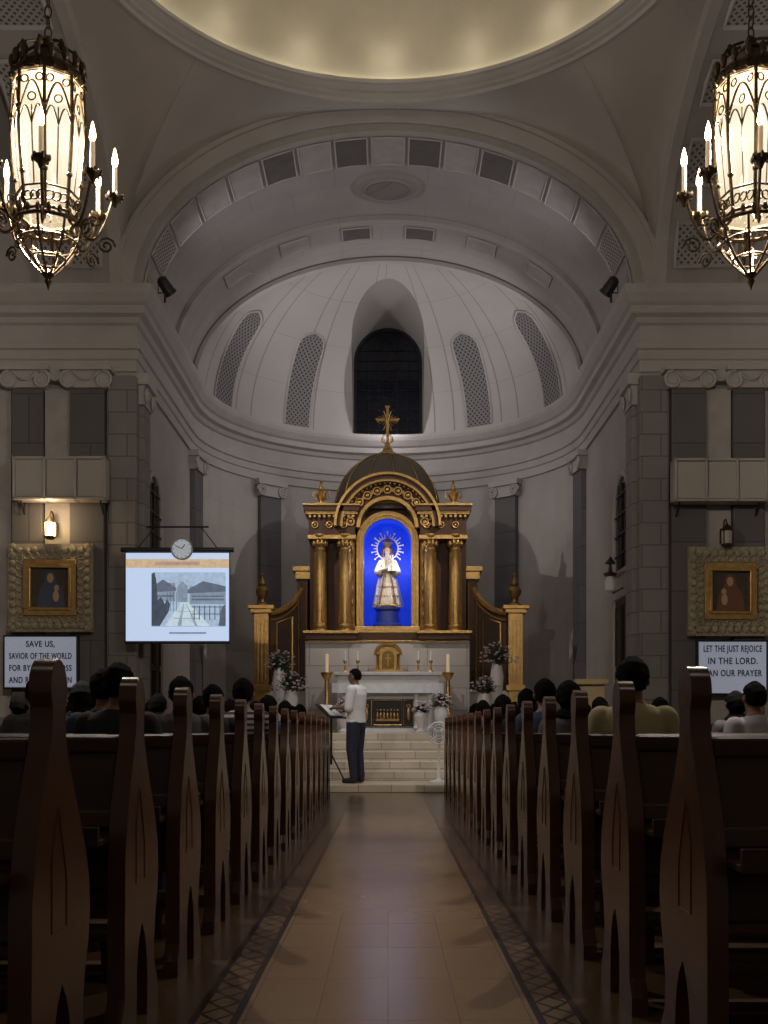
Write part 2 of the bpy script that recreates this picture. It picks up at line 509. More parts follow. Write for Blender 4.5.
b = B(); b.lathe([(0,-.13),(.38,-.12),(.40,-.10)], (0,20.1,ZC+2.75), 32, 0, 1, .85)
st('trim_%d' % tn, b, 'pier'); tn += 1

CY = 13.6
for sx in (-1,1):
    b = B(); n = 56
    for (x0,i0),(x1,i1) in (((4.4,.0),(4.5,.0)),((4.5,.0),(5.65,.0)),((5.65,.0),(5.65,-.3)),((5.65,-.3),(5.75,-.3))):
        for i in range(n):
            t0,t1 = pi*i/n, pi*(i+1)/n
            q = []
            for x,ii,t in ((x0,i0,t0),(x1,i1,t0),(x1,i1,t1),(x0,i0,t1)):
                q.append((sx*x, CY+(4.2-ii)*cos(t), ZC+(2.7-ii)*sin(t)))
            b.add(q, [(0,1,2,3)], 0, [[(t0*4,x0),(t0*4,x1),(t1*4,x1),(t1*4,x0)]])
    st('ceiling_side_arch', b, 'vault', recalc=False)
    b = B()
    R = []
    for i in range(n+1):
        t = pi*i/n
        R.append([(sx*x, CY+a*cos(t), ZC+bb*sin(t)) for x,a,bb in ((4.34,4.18,2.68),(4.34,4.42,2.92),(4.5,4.42,2.92),(4.5,4.18,2.68))])
    b.rings(R); st('trim_%d' % tn, b, 'trim'); tn += 1

b = B(); RR, ZR = 4.02, 11.02
cols = []
for q in range(4):
    for i in range(0, 40):
        t = pi*i/40
        X = 4.42*cos(t); Z = ZC+2.95*sin(t)
        loc = Vector((X, 4.42)); rot = Matrix.Rotation(q*pi/2, 2)
        bt = rot @ loc; tp = bt.normalized()*RR
        cols.append([(lambda s: ( (bt.x*(1-s)**2+2*s*(1-s)*(bt.x*.97+tp.x*.03)+tp.x*s*s), CY+(bt.y*(1-s)**2+2*s*(1-s)*(bt.y*.97+tp.y*.03)+tp.y*s*s),
              Z*(1-s)**2+2*s*(1-s)*(Z*.45+ZR*.55)+ZR*s*s))(k/10) for k in range(11)])
N = len(cols)
b.add([p for c in cols for p in c], [(i*11+k, ((i+1)%N)*11+k, ((i+1)%N)*11+k+1, i*11+k+1) for i in range(N) for k in range(10)])
st('ceiling_pendentive', b, 'pend', recalc=False, ang=60)
def lathe_open(prof, c, seg=96):
    b = B(); R = [[(c[0]+r*cos(2*pi*j/seg), c[1]+r*sin(2*pi*j/seg), z) for j in range(seg)] for r,z in prof]
    return b.rings(R, 0, True, False)
st('trim_%d' % tn, lathe_open([(4.05,10.98),(4.0,10.98),(3.98,11.03),(3.93,11.05),(3.93,11.10),(3.87,11.13),(3.83,11.17),(3.79,11.18),(3.79,11.24),(3.97,11.22)], (0,CY,0)), 'trim', recalc=False, ang=25); tn += 1
st('ceiling_dome', lathe_open([(3.95,11.20)]+[(3.95*cos(t*pi/48), 11.24+3.6*sin(t*pi/48)) for t in range(0,25)], (0,CY,0)), 'dome', recalc=False)
b = B(); b.torus((0,CY,11.255), 3.87, .018, 'z', 96, 6)
st('trim_%d' % tn, b, 'cove'); tn += 1

# ------------------------------------------------------------------ pilasters
def volute(b, cx, cz, y, r, s=1, m=0):
    P = []
    for i in range(26):
        a = i/25*2.3*2*pi; rr = r*(1-i/25*.85)
        P.append((cx+s*rr*cos(a+pi/2), y, cz+rr*sin(a+pi/2)))
    b.tube(P, [.026*(1-.5*i/25) for i in range(26)], 5, m)
    b.ball((cx, y+.02, cz), (r*.9, .03, r*.9), 12, 6, m)
def capital(b, x0, x1, y, z0, z1, m=0):
    w = x1-x0; r = (z1-z0)*.42
    b.box(x0-.06, x1+.06, y-.10, y+.2, z1-.07, z1)
    b.box(x0, x1, y-.03, y+.2, z0, z1-.05)
    for s, cx in ((1, x0+r*.5),(-1, x1-r*.5)): volute(b, cx, z0+r*.8, y-.07, r, s)
    P = [(x0+w*.2+w*.6*i/12, y-.07, z1-.10-.12*sin(pi*i/12)) for i in range(13)]
    b.tube(P, .025, 5)
for sx in (-1,1):
    b = B()
    ps = ((4.60,5.16),(5.60,6.10),(6.95,7.5))
    for x0,x1 in ps: b.box(*sorted((sx*x0, sx*x1)), 17.82, 18.02, 0, 6.5)
    st('trim_%d' % tn, b, 'pilaster', smooth=False, bevel=.015); tn += 1
    b = B()
    for x0,x1 in ((4.52,5.22),(5.52,6.18),(6.87,7.58)):
        capital(b, min(sx*x0,sx*x1), max(sx*x0,sx*x1), 17.78, 6.48, 6.82)
    P = [(sx*(5.22+.30*i/12), 17.74, 6.74-.14*sin(pi*i/12)) for i in range(13)]; b.tube(P, .03, 5); b.box(*sorted((sx*5.2,sx*5.55)), 17.8, 18.0, 6.6, 6.8)
    st('trim_%d' % tn, b, 'trim'); tn += 1
    b = B(); b.box(*sorted((sx*5.18, sx*5.58)), 17.90, 18.02, 0, 6.5); b.box(*sorted((sx*6.15, sx*6.9)), 17.95, 18.02, 0, 6.5)
    st('trim_%d' % tn, b, 'strip', smooth=False); tn += 1
    b = B(); b.box(*sorted((sx*4.10, sx*4.56)), 17.88, 18.12, 0, 6.72); b.box(*sorted((sx*4.02, sx*4.2)), 18.12, 18.62, 0, 6.3)
    st('trim_%d' % tn, b, 'pier', smooth=False, bevel=.02); tn += 1
    b = B()
    for yy in (18.14, 18.60):
        P = []
        for i in range(22):
            a = i/21*2*2*pi; rr = .13*(1-.8*i/21); P.append((sx*3.97, yy+rr*cos(a), 6.44+rr*sin(a)))
        b.tube(P, .028, 5)
    b.box(*sorted((sx*3.93, sx*4.2)), 18.02, 18.72, 6.62, 6.8); b.box(*sorted((sx*4.0, sx*4.2)), 18.08, 18.66, 6.3, 6.64)
    st('trim_%d' % tn, b, 'trim'); tn += 1
for az in (-84, -43, 43, 84):
    a = radians(az); c, s_ = cos(a), sin(a)
    h = .30
    def W(u, d, z):
        return ((A-d)*s_+u*c, YA+(A-d)*c-u*s_, z)
    def obox(b, u0,u1,d0,d1,z0,z1,m=0):
        b.add([W(u0,d0,z0),W(u1,d0,z0),W(u1,d1,z0),W(u0,d1,z0),W(u0,d0,z1),W(u1,d0,z1),W(u1,d1,z1),W(u0,d1,z1)],
              [(0,3,2,1),(4,5,6,7),(0,1,5,4),(1,2,6,5),(2,3,7,6),(3,0,4,7)], m)
    b = B(); obox(b, -h, h, -.1, .14, .9, 6.45)
    st('trim_%d' % tn, b, 'pilaster', smooth=False, bevel=.015); tn += 1
    b = B(); obox(b, -.42,.42,-.1,.24,6.68,6.8); obox(b, -.34,.34,-.1,.18,6.42,6.7)
    for sgn in (-1,1):
        P = []
        for i in range(22):
            aa = i/21*2*2*pi; rr = .14*(1-.8*i/21); P.append(W(sgn*(.3+rr*cos(aa)), .2, 6.54+rr*sin(aa)))
        b.tube(P, .028, 5)
    st('trim_%d' % tn, b, 'trim'); tn += 1

dn = 1
for sx in (-1,1):
    yc, hw = 19.35, .62
    pts = [(yc+hw*cos(pi*i/20), 4.75+.70*sin(pi*i/20)) for i in range(21)]
    pts = [(yc+hw, 3.75)]+pts+[(yc-hw, 3.75)]
    b = B(); b.prism(pts, 'yz', *sorted((sx*4.13, sx*4.17)))
    d = st('window_%d' % wi, b, 'glassdk', smooth=False); wi += 1
    b = B(); b.tube([(sx*4.12, y, z) for y,z in pts], .05, 6, 0, True)
    mk('window_frame', b, 'trim', parent=d)
    b = B()
    for z in (4.05,4.4,4.75,5.1): b.box(*sorted((sx*4.10, sx*4.13)), yc-hw+.03, yc+hw-.03, z, z+.02)
    for y in (yc-.3,yc,yc+.3): b.box(*sorted((sx*4.10, sx*4.13)), y-.01, y+.01, 3.75, 5.3)
    mk('glazing_bars', b, 'bronze', parent=d)
    b = B(); b.box(*sorted((sx*4.13, sx*4.17)), yc-hw, yc+hw, .9, 3.3)
    d = st('door_%d' % dn, b, 'blackgreen', smooth=False); dn += 1
    b = B()
    for y0,y1 in ((yc-hw+.05,yc-.03),(yc+.03,yc+hw-.05)):
        for z0_,z1_ in ((1.1,2.0),(2.1,3.15)):
            b.tube([(sx*4.12,y0+.05,z0_),(sx*4.12,y1-.05,z0_),(sx*4.12,y1-.05,z1_),(sx*4.12,y0+.05,z1_)],.02,5,0,True)
    mk('door_moulding', b, 'bronze', parent=d)
    b = B(); b.tube([(sx*4.12,yc-hw,.9),(sx*4.12,yc-hw,3.3),(sx*4.12,yc+hw,3.3),(sx*4.12,yc+hw,.9)],.05,6); mk('door_frame', b, 'trim', parent=d)

# ------------------------------------------------------------------ steps and platform
b = B(); b.box(-3.98, 3.98, 16.7, 18.2, 0, .12)
for i in range(4): b.box(-3.98, 3.98, 17.9+.32*i, 17.9+.32*i+.5, .12 if i == 0 else .12+.156*(i-1)+.1, .12+.156*(i+1))
pl = [(-3.98,19.18),(-3.98,YA)]+[(3.98*cos(pi-pi*i/24), YA+3.98*sin(pi-pi*i/24)) for i in range(1,24)]+[(3.98,YA),(3.98,19.18)]
b.prism(pl, 'xy', .7, .90)
mk('altar_steps', b, 'step', label='cream marble altar steps and raised sanctuary platform', cat='steps', smooth=False, bevel=.012)
PZ = .90

# ------------------------------------------------------------------ pews
PL = 4.3; T = .055
prof = [(-.04,0),(-.04,.06),(0,.12),(.0,.35),(.005,.55),(.04,.70),(.095,.82),(.135,.90),(.155,.955)]
for i in range(13):
    a = radians(218-256*i/12); prof.append((.213+.068*cos(a), 1.050+.074*sin(a)))
prof += [(.265,.955),(.275,.915),(.30,.86),(.345,.79),(.395,.72),(.445,.64),(.48,.56),(.49,.47),(.475,.39),(.44,.31),(.42,.22),(.43,.14),(.47,.09),(.48,.05),(.48,0)]
prof += [(.31,0),(.31,.16),(.295,.23),(.27,.28),(.235,.32),(.20,.28),(.175,.23),(.16,.16),(.16,0)]
pew = empty('pew', (0,0,0))
for sx in (-1,1):
    b = B(); x0 = sx*PL/2; b.prism(prof, 'yz', *sorted((x0, x0-sx*T)))
    xo = x0-sx*.001
    b.tube([(xo,.15,.46),(xo,.15,.64),(xo,.20,.76),(xo,.25,.64),(xo,.27,.58),(xo,.27,.46)], .004, 5, 0, True)
    mk('pew_end', b, 'wood', parent=pew, bevel=.012)
xi = PL/2-T
b = B(); b.box(-xi, xi, .06, .50, .42, .455); b.box(-xi, xi, .44, .47, .34, .42)
mk('seat', b, 'wood', parent=pew, smooth=False, bevel=.006)
b = B()
def slab(b, y0,z0,y1,z1,t):
    b.rings([[(-xi,y0,z0),(-xi,y0+t,z0),(-xi,y1+t,z1),(-xi,y1,z1)],[(xi,y0,z0),(xi,y0+t,z0),(xi,y1+t,z1),(xi,y1,z1)]])
slab(b,.04,.455,.14,.90,.03); b.box(-xi, xi, .125, .185, .875, .930); slab(b,.06,.64,.075,.70,.02)
mk('backrest', b, 'wood2', parent=pew, smooth=False, bevel=.012)
b = B(); b.box(-xi, xi, -.10, .08, .60, .62); b.box(-xi, xi, -.105, -.085, .60, .66)
mk('book_shelf', b, 'wood2', parent=pew, smooth=False, bevel=.004)
b = B(); b.box(-xi+.1, xi-.1, -.17, -.05, .16, .20)
for x in (-1.9,-.6,.6,1.9): b.box(x-.02,x+.02,-.14,-.09,0,.16); b.box(x-.02,x+.02,-.10,.02,.10,.13)
mk('kneeler', b, 'wood2', parent=pew, smooth=False, bevel=.006)
W0 = .807
LR = [2.49+.885*k for k in range(15)]; RRW = [2.78+.9*k for k in range(15)]
first = True
for side, rows in ((-1, LR), (1, RRW)):
    for y in rows:
        loc = (side*(W0+PL/2), y, 0)
        if first: pew.location = loc; p = pew; first = False
        else: p = dup(pew, loc)
        p['label'] = 'dark varnished wooden pew with rounded finials on curved ends'
        p['category'] = 'pew'; p['group'] = 'church pews along the aisle'

# ------------------------------------------------------------------ people
def loftz(b, rg, n=18):
    b.rings([[(cx+rx*cos(2*pi*j/n), cy+ry*sin(2*pi*j/n), z) for j in range(n)] for z,cx,cy,rx,ry in rg])
def head(b, c):
    x,y,z = c
    b.ball((x,y-.012,z+.015), (.074,.092,.096), 18, 14)
    b.ball((x,y+.02,z-.045), (.056,.068,.075), 16, 12)
    b.ball((x,y+.045,z-.085), (.032,.035,.026), 12, 8)
    b.cone((x,y+.084,z+.012), (x,y+.103,z-.02), .008, .014)
    b.ball((x,y+.086,z-.052), (.024,.012,.011), 10, 6)
    b.ball((x,y+.068,z+.03), (.048,.02,.010), 10, 6)
    for s in (-1,1): b.ball((x+s*.080,y-.005,z-.010), (.014,.022,.034), 10, 8)
    b.cone((x,y-.02,z-.16), (x,y-.005,z-.06), .056, .052)
def hand(b, w, f, side):
    w = Vector(w); f = Vector(f).normalized(); sd = Vector((side,0,0)); sd = (sd-f*sd.dot(f)).normalized(); dn_ = f.cross(sd)
    if dn_.z > 0: dn_ = -dn_
    b.cone(w, w+f*.07, .026, .03)
    for k in (-1,0,1): b.cone(w+f*.03+sd*.02*k, w+f*.085+sd*.024*k, .016, .014)
    for k,L in enumerate((.95,1.05,1,.8)):
        p = w+f*.085+sd*(.036-.024*k); q = p+(f*.9+dn_*.3)*.036*L; r = q+(f*.5+dn_*.8)*.026*L; t = r+(f*.0+dn_)*.018*L
        b.cone(p,q,.0095,.009); b.cone(q,r,.009,.0085); b.cone(r,t,.0085,.0075)
    p = w+f*.03+sd*.03; q = p+(sd*.8+f*.6)*.035; r = q+(f*.8+sd*.2+dn_*.4)*.03
    b.cone(p,q,.013,.011); b.cone(q,r,.011,.009)

def bake(b, voxel, it=5):
    o = mk('tmp', b, 'skin', smooth=False, recalc=False)
    md = o.modifiers.new('r','REMESH'); md.mode = 'VOXEL'; md.voxel_size = voxel
    md = o.modifiers.new('s','SMOOTH'); md.factor = .5; md.iterations = it
    bpy.context.view_layer.update()
    dg = bpy.context.evaluated_depsgraph_get()
    me = bpy.data.meshes.new_from_object(o.evaluated_get(dg)); bpy.data.objects.remove(o)
    me.shade_smooth(); return me
def skinoff(me, test, d, name, rough=0):
    bm = bmesh.new(); bm.from_mesh(me); bm.normal_update()
    dl = [f for f in bm.faces if not test(f.calc_center_median())]
    bmesh.ops.delete(bm, geom=dl, context='FACES')
    bm.normal_update()
    for v in bm.verts:
        dd = d(v.co) if callable(d) else d
        if rough:
            c = v.co
            dd += rough*(sin(c.x*95+c.z*30)*.6+sin(c.z*120+c.y*60)*.5+sin(c.x*210+c.y*170)*.4+random.uniform(-.4,.4))
        if any(e.is_boundary for e in v.link_edges): dd *= .25
        v.co += v.normal*dd
    m2 = bpy.data.meshes.new(name); bm.to_mesh(m2); bm.free(); m2.shade_smooth(); return m2

def seated(female=False):
    b = B(); w = .92 if female else 1
    loftz(b, [(.455,0,.0,.13,.10),(.50,0,0,.175,.13),(.58,0,-.005,.17,.125),(.70,0,-.02,.145*w,.108),(.82,0,-.02,.155*w,.112),(.94,0,-.015,.18*w,.112),(1.02,0,-.015,.165*w,.095),(1.07,0,-.015,.09,.065),(1.10,0,-.01,.056,.056)])
    for s in (-1,1):
        b.cone((s*.165*w,-.01,1.0),(s*.235*w,.0,.75),.062,.044); b.cone((s*.235*w,0,.75),(s*.13,.24,.64),.043,.028)
        hand(b,(s*.13,.24,.64),(-s*.25,.9,-.1),-s)
        b.cone((s*.09,.02,.545),(s*.13,.31,.53),.088,.062); b.cone((s*.13,.31,.53),(s*.13,.23,.10),.058,.038)
        b.cone((s*.13,.21,.05),(s*.14,.34,.035),.042,.03)
    head(b,(0,.02,1.215))
    me = bake(b,.011); me.name = 'seated_person'
    shirt = skinoff(me, lambda c: .5 < c.z < 1.065+.35*max(0,-c.y-.02) and (c.y < .14 or (abs(c.x) > .16 and c.z > .68 and c.y < .12)), .014, 'shirt')
    tr = skinoff(me, lambda c: (.08 < c.z < .53) or (c.z < .585 and abs(c.x) > .03 and c.y > .1), .009, 'trousers')
    if female:
        hr = skinoff(me, lambda c: (c.z > 1.235 and c.y < .075) or (c.z > 1.05 and c.y < .005 and abs(c.x) < .10) , lambda c: .022 if c.z > 1.12 else .034, 'hair', .004)
    else:
        hr = skinoff(me, lambda c: c.z > 1.262 or (c.z > 1.155 and c.y < -.005 and abs(c.x) < .079) or (c.z > 1.22 and c.y < .03 and abs(c.x) < .08), .014, 'hair', .004)
    return me, shirt, tr, hr
SM, SF = seated(), seated(True)
def place(kind, loc, sc, shirtmat, label, rotz=0, zo=0):
    me, sh, tr, hr = kind
    o = bpy.data.objects.new('person', me); COL.objects.link(o); o.location = (loc[0], loc[1], loc[2]+zo); o.scale = (sc,)*3; o.rotation_euler[2] = rotz
    if not me.materials: me.materials.append(M['skin'])
    o['label'] = label; o['category'] = 'person'
    for nm, d, mt in (('shirt', sh, shirtmat), ('trousers', tr, M['trouser']), ('hair', hr, M['hair'])):
        c = bpy.data.objects.new(nm, d); COL.objects.link(c); c.parent = o
        if not d.materials: d.materials.append(mt)
        c.material_slots[0].link = 'OBJECT'; c.material_slots[0].material = mt
    return o
sm = {
 'black': mat('black_shirt', (.015,.015,.018), .85), 'grey': mat('grey_shirt', (.08,.08,.09), .85),
 'white': mat('white_shirt', (.50,.50,.53), .85), 'cream': mat('cream_shirt', (.44,.38,.22), .85),
 'red': mat('dark_red_shirt', (.10,.025,.025), .85), 'blue': mat('blue_shirt', (.03,.055,.12), .85),
 'pink': mat('mauve_shirt', (.17,.11,.12), .85), 'bright': mat('bright_white_shirt', (.84,.86,.93), .8), 'stripe': stripe_mat('striped_shirt', (.02,.02,.025), (.32,.30,.28), 22)}
for q_ in sm.values(): q_.name = q_.name
PEOPLE = [ # side, px, Y, scale, kind, shirt
 (-1,243,8.6,1.03,'m','stripe'),(-1,213,8.0,.93,'m','black'),(-1,181,7.1,.95,'m','grey'),(-1,104,7.2,.95,'m','blue'),(-1,82,8.4,.95,'f','black'),
 (-1,38,7.4,.95,'m','grey'),(-1,56,9.3,.93,'m','red'),(-1,130,9.4,.92,'f','grey'),(-1,158,10.2,.92,'m','pink'),(-1,285,12,.93,'m','black'),
 (-1,268,11.1,.93,'f','blue'),(-1,300,14.2,.93,'m','grey'),(-1,200,11.2,.92,'f','black'),(-1,230,12,.92,'m','white'),(-1,20,9.4,.92,'f','black'),(-1,95,11.2,.9,'m','grey'),(-1,70,12.5,.92,'m','black'),(-1,150,13,.92,'m','black'),(-1,118,8.4,.93,'m','black'),(-1,256,13.9,.95,'m','grey'),(-1,292,13,.92,'f','black'),
 (1,633,5.7,.99,'m','cream'),(1,545,8.4,1.0,'m','blue'),(1,569,7.6,.93,'f','grey'),(1,527,9.3,.95,'m','black'),(1,503,11.1,.95,'f','red'),
 (1,483,13.0,.95,'m','grey'),(1,755,7.6,.93,'m','white'),(1,736,9.5,.92,'f','grey'),(1,600,10.3,.9,'m','pink'),
 (1,495,13.8,.92,'f','black'),(1,515,12.1,.9,'m','blue'),(1,660,11.2,.92,'f','grey'),(1,700,12,.9,'m','black'),(1,584,12,.9,'m','black'),(1,476,14.8,.95,'f','black'),(1,538,13,.92,'m','grey')]
SN = {'black':'black','grey':'grey','white':'white','cream':'cream','red':'dark red','blue':'blue','pink':'mauve','stripe':'striped'}
used = []
for side, px, Y, sc, kd, shc in PEOPLE:
    best = None
    for r in (LR if side < 0 else RRW):
        yy = r+.36; X = (px-388)/1100*yy
        if abs(X) < 1.10 or abs(X) > 4.7 or any(abs(yy-b_) < .3 and abs(X-a_) < .58 for a_, b_ in used): continue
        if best is None or abs(yy-Y) < abs(best[1]-Y): best = (X, yy)
    if best is None: continue
    used.append(best); X, yy = best
    place(SF if kd == 'f' else SM, (X, yy, 0), sc, sm[shc], 'seated churchgoer with %s dark hair in a %s shirt' % ('long' if kd == 'f' else 'short', SN[shc]), random.uniform(-.2,.2), .455*(1-sc)+.012)

b = B()
loftz(b, [(.80,0,0,.12,.10),(.88,0,-.005,.168,.118),(.98,0,0,.16,.115),(1.08,0,.0,.145,.108),(1.20,0,-.005,.16,.115),(1.32,0,-.01,.18,.118),(1.40,0,-.01,.17,.095),(1.455,0,-.005,.09,.065),(1.49,0,0,.056,.056)])
for s in (-1,1):
    b.cone((s*.09,0,.88),(s*.115,.02,.49),.094,.066); b.cone((s*.115,.02,.49),(s*.125,-.02,.10),.062,.042)
    b.cone((s*.125,-.03,.045),(s*.15,.13,.032),.042,.030)
    b.cone((s*.175,-.01,1.385),(s*.22,.02,1.12),.062,.046); b.cone((s*.22,.02,1.12),(s*.13,.25,1.13),.044,.029)
    hand(b,(s*.13,.25,1.13),(-s*.2,.95,.05),-s)
head(b,(0,.03,1.60))
me = bake(b,.0085); me.name = 'standing_person'
shirt = skinoff(me, lambda c: .90 < c.z < 1.455+.3*max(0,-c.y) and (c.y < .13 or c.z > 1.3) and not (abs(c.x) > .14 and c.y > .06), .022, 'shirt')
tr = skinoff(me, lambda c: .075 < c.z < .95, .018, 'trousers')
hr = skinoff(me, lambda c: c.z > 1.655 or (c.z > 1.55 and c.y < 0 and abs(c.x) < .079) or (c.z > 1.61 and c.y < .035 and abs(c.x) < .08), .013, 'hair', .003)
man = place((me,shirt,tr,hr), (-.50,17.25,.125), 1.04, sm['bright'], 'standing man in white shirt and dark trousers at a music stand', radians(66))
shoe = skinoff(me, lambda c: c.z < .085, .008, 'shoe')
c = bpy.data.objects.new('shoes', shoe); COL.objects.link(c); c.parent = man; shoe.materials.append(M['black'])
for s in (-1,1):
    b = B(); b.ball((s*.03,.03+.082,1.612),(.011,.006,.006),8,6)
    mk('eye', b, 'black', parent=man)

org = (-.90,17.44,.12)
ms = empty('music_stand', org, 'black metal music stand holding an open song book', 'music stand')
b = B(); b.tube([(0,0,.28),(0,0,1.08)], .02, 8)
for k in range(3):
    a = k*2*pi/3+.4; b.tube([(0,0,.45),(.22*cos(a),.22*sin(a),.012)], .014, 6)
mk('stand_pole', b, 'black', parent=ms)
b = B(); b.add([(.10,-.27,1.03),(.10,.27,1.03),(-.13,.27,1.24),(-.13,-.27,1.24),(.085,-.27,1.015),(.085,.27,1.015),(-.145,.27,1.225),(-.145,-.27,1.225)],[(0,1,2,3),(4,7,6,5),(0,4,5,1),(1,5,6,2),(2,6,7,3),(3,7,4,0)])
b.box(.09,.13,-.27,.27,1.01,1.04); mk('stand_desk', b, 'black', parent=ms, smooth=False)
b = B()
for s in (-1,1): b.add([(.09,s*.01,1.055),(.09,s*.2,1.06),(-.10,s*.2,1.235),(-.10,s*.01,1.23)],[(0,1,2,3)])
mk('open_book', b, 'white', parent=ms, smooth=False)
ms.rotation_euler[2] = radians(-24)

# ------------------------------------------------------------------ retablo
YR = 22.3; u, w = S(YR); k = YR/1100
rt = empty('retablo', (0, YR, PZ), 'gilded baroque retablo with columns, arched pediment and dark dome', 'altarpiece')
ro = (0, YR, PZ)
def rk(name, b, m, **kw): return mk(name, b, m, parent=rt, org=ro, **kw)
b = B(); b.box(u(305),u(470),YR,YR+1.6,PZ,w(640)); b.box(u(300),u(475),YR-.06,YR+1.6,PZ,PZ+.2)
rk('base', b, 'marble', smooth=False, bevel=.02)
b = B()
for x0,x1 in ((305,357),(418,470)):
    b.box(u(x0)-.04,u(x1)+.04,YR-.16,YR+.5,w(634),w(631))
b.box(u(357),u(418),YR-.03,YR+.4,w(633),w(629))
b.box(u(307),u(468),YR-.02,YR+.02,w(642),w(640))
rk('plinth_moulding', b, 'gold', smooth=False, bevel=.01)
b = B()
for x0,x1 in ((305,357),(418,470)): b.box(u(x0),u(x1),YR-.12,YR+.5,w(640),w(634))
b.box(u(357),u(418),YR-.02,YR+.4,w(640),w(633))
rk('plinth', b, 'brown', smooth=False, bevel=.01)
b = B()
b.box(u(309),u(362),YR+.25,YR+1.4,w(636),w(505)); b.box(u(414),u(467),YR+.25,YR+1.4,w(636),w(505))
b.box(u(340),u(436),YR+.9,YR+1.4,w(636),w(505))
r0, r1 = 25*k, 50*k; cxm = u(387.5)
b.arch(cxm, w(541), r0, r0*.98, r1, r1*1.15, YR+.22, YR+1.3, n=36)
rk('body_panel', b, 'brown', smooth=False)
b = B(); b.box(cxm-r0, cxm+r0, YR+.8, YR+.86, w(628), w(541)); b.arch(cxm, w(541), .01, .01, r0, r0, YR+.8, YR+.86, n=24)
rk('niche_back', b, 'blue', smooth=False)
b = B()
for s in (-1,1): b.box(*sorted((cxm+s*r0, cxm+s*(r0-.03))), YR+.2, YR+.82, w(628), w(541))
b.arch(cxm, w(541), r0-.03, r0-.03, r0, r0, YR+.2, YR+.82, n=28)
rk('niche_lining', b, 'blue', smooth=False)
b = B()
for s in (-1,1):
    b.box(*sorted((cxm+s*(r0+.13), cxm+s*(r0-.02))), YR+.12, YR+.3, w(628), w(541))
b.arch(cxm, w(541), r0-.02, r0-.02, r0+.13, r0+.13, YR+.12, YR+.3, n=32)
b.arch(cxm, w(541), r0+.03, r0+.03, r0+.07, r0+.07, YR+.08, YR+.3, n=32)
for s in (-1,1): b.box(*sorted((cxm+s*(r0+.03), cxm+s*(r0+.07))), YR+.08, YR+.3, w(628), w(541))
b.box(cxm-r0-.15, cxm+r0+.15, YR+.05, YR+.85, w(632), w(626))
rk('niche_frame', b, 'gold', bevel=.006)
for s in (-1,1):
    b = B()
    xx = sorted((cxm+s*(r0+.15), cxm+s*(r0+.30)))
    b.box(*xx, YR+.16, YR+.3, w(634), w(533))
    for q in range(7): b.ball((sum(xx)/2, YR+.15, w(628)+q*.27), (.045,.03,.09), 8, 6)
    rk('carved_pier', b, 'golddk', bevel=.006)
cp = [(.17,0),(.17,.06),(.14,.08),(.155,.12),(.15,.16),(.125,.18),(.13,.6),(.125,1.2),(.108,1.66),(.12,1.68),(.12,1.71),(.10,1.72),(.135,1.80),(.12,1.83),(.165,1.92),(.18,1.94),(.18,1.99)]
for px in (320, 345, 430.5, 455.5):
    b = B(); b.lathe(cp, (u(px), YR+.02, w(633)), 24)
    for q in range(10):
        a = q*2*pi/10
        b.tube([(u(px)+.128*cos(a), YR+.02+.128*sin(a), w(633)+.2),(u(px)+.108*cos(a), YR+.02+.108*sin(a), w(633)+1.64)], .012, 4)
        b.ball((u(px)+.14*cos(a), YR+.02+.14*sin(a), w(633)+1.82), (.03,.03,.07), 6, 5)
    rk('column', b, 'gold')
for x0,x1 in ((308,356),(419,467)):
    b = B()
    b.box(u(x0),u(x1),YR-.14,YR+.5,w(540),w(536))
    b.box(u(x0)-.04,u(x1)+.04,YR-.2,YR+.5,w(516),w(513)); b.box(u(x0)-.09,u(x1)+.09,YR-.28,YR+.5,w(508),w(506))
    for q in range(10):
        xx = u(x0)+(u(x1)-u(x0))*(q+.5)/10; b.box(xx-.025,xx+.025,YR-.18,YR-.1,w(519),w(516))
        if q % 3 == 1: b.torus((xx, YR-.13, w(526)), .06, .016, 'y', 12, 5); b.ball((xx,YR-.13,w(526)),(.03,.02,.03),8,5)
    rk('entablature_moulding', b, 'gold', smooth=False, bevel=.008)
    b = B(); b.box(u(x0+1),u(x1-1),YR-.11,YR+.5,w(536),w(515)); b.box(u(x0)-.07,u(x1)+.07,YR-.25,YR+.5,w(513),w(508))
    rk('entablature_frieze', b, 'brown', smooth=False)
zc = w(528)
b = B()
R1 = 53*k
b.arch(cxm, zc, R1-.05, R1-.05, R1, R1, YR-.3, YR+.6, n=48); b.arch(cxm, zc, R1-.17, R1-.17, R1-.11, R1-.11, YR-.22, YR+.6, n=48)
b.arch(cxm, zc, R1-.52, R1-.52, R1-.45, R1-.45, YR-.12, YR+.5, n=44)
for q in range(28):
    a = pi*(q+.5)/28; rr = R1-.20; b.ball((cxm+rr*cos(a), YR-.16, zc+rr*sin(a)), (.028,.03,.028), 6, 5)
for q in range(11):
    a = pi*(q+.5)/11; rr = R1-.32
    c = (cxm+rr*cos(a), YR-.12, zc+rr*sin(a))
    b.torus(c, .075, .018, 'y', 14, 5); b.ball(c, (.04,.03,.04), 8, 6)
    a2 = pi*(q+1)/11
    if q < 10: b.ball((cxm+rr*cos(a2), YR-.12, zc+rr*sin(a2)), (.03,.02,.055), 6, 5)
rk('pediment_moulding', b, 'gold')
b = B(); b.arch(cxm, zc, R1-.46, R1-.46, R1-.12, R1-.12, YR-.09, YR+.5, n=48); b.arch(cxm, zc, R1-.12, R1-.12, R1-.04, R1-.04, YR-.25, YR+.5, n=48)
rk('pediment_band', b, 'brown')
b = B(); b.arch(cxm, zc, r0+.1, r0+.1, R1-.44, R1-.44, YR+.15, YR+.4, n=40)
rk('tympanum', b, 'golddk')
b = B(); rd = 55*k; zd = w(502); hd_ = w(443)-zd; cy = YR+.95
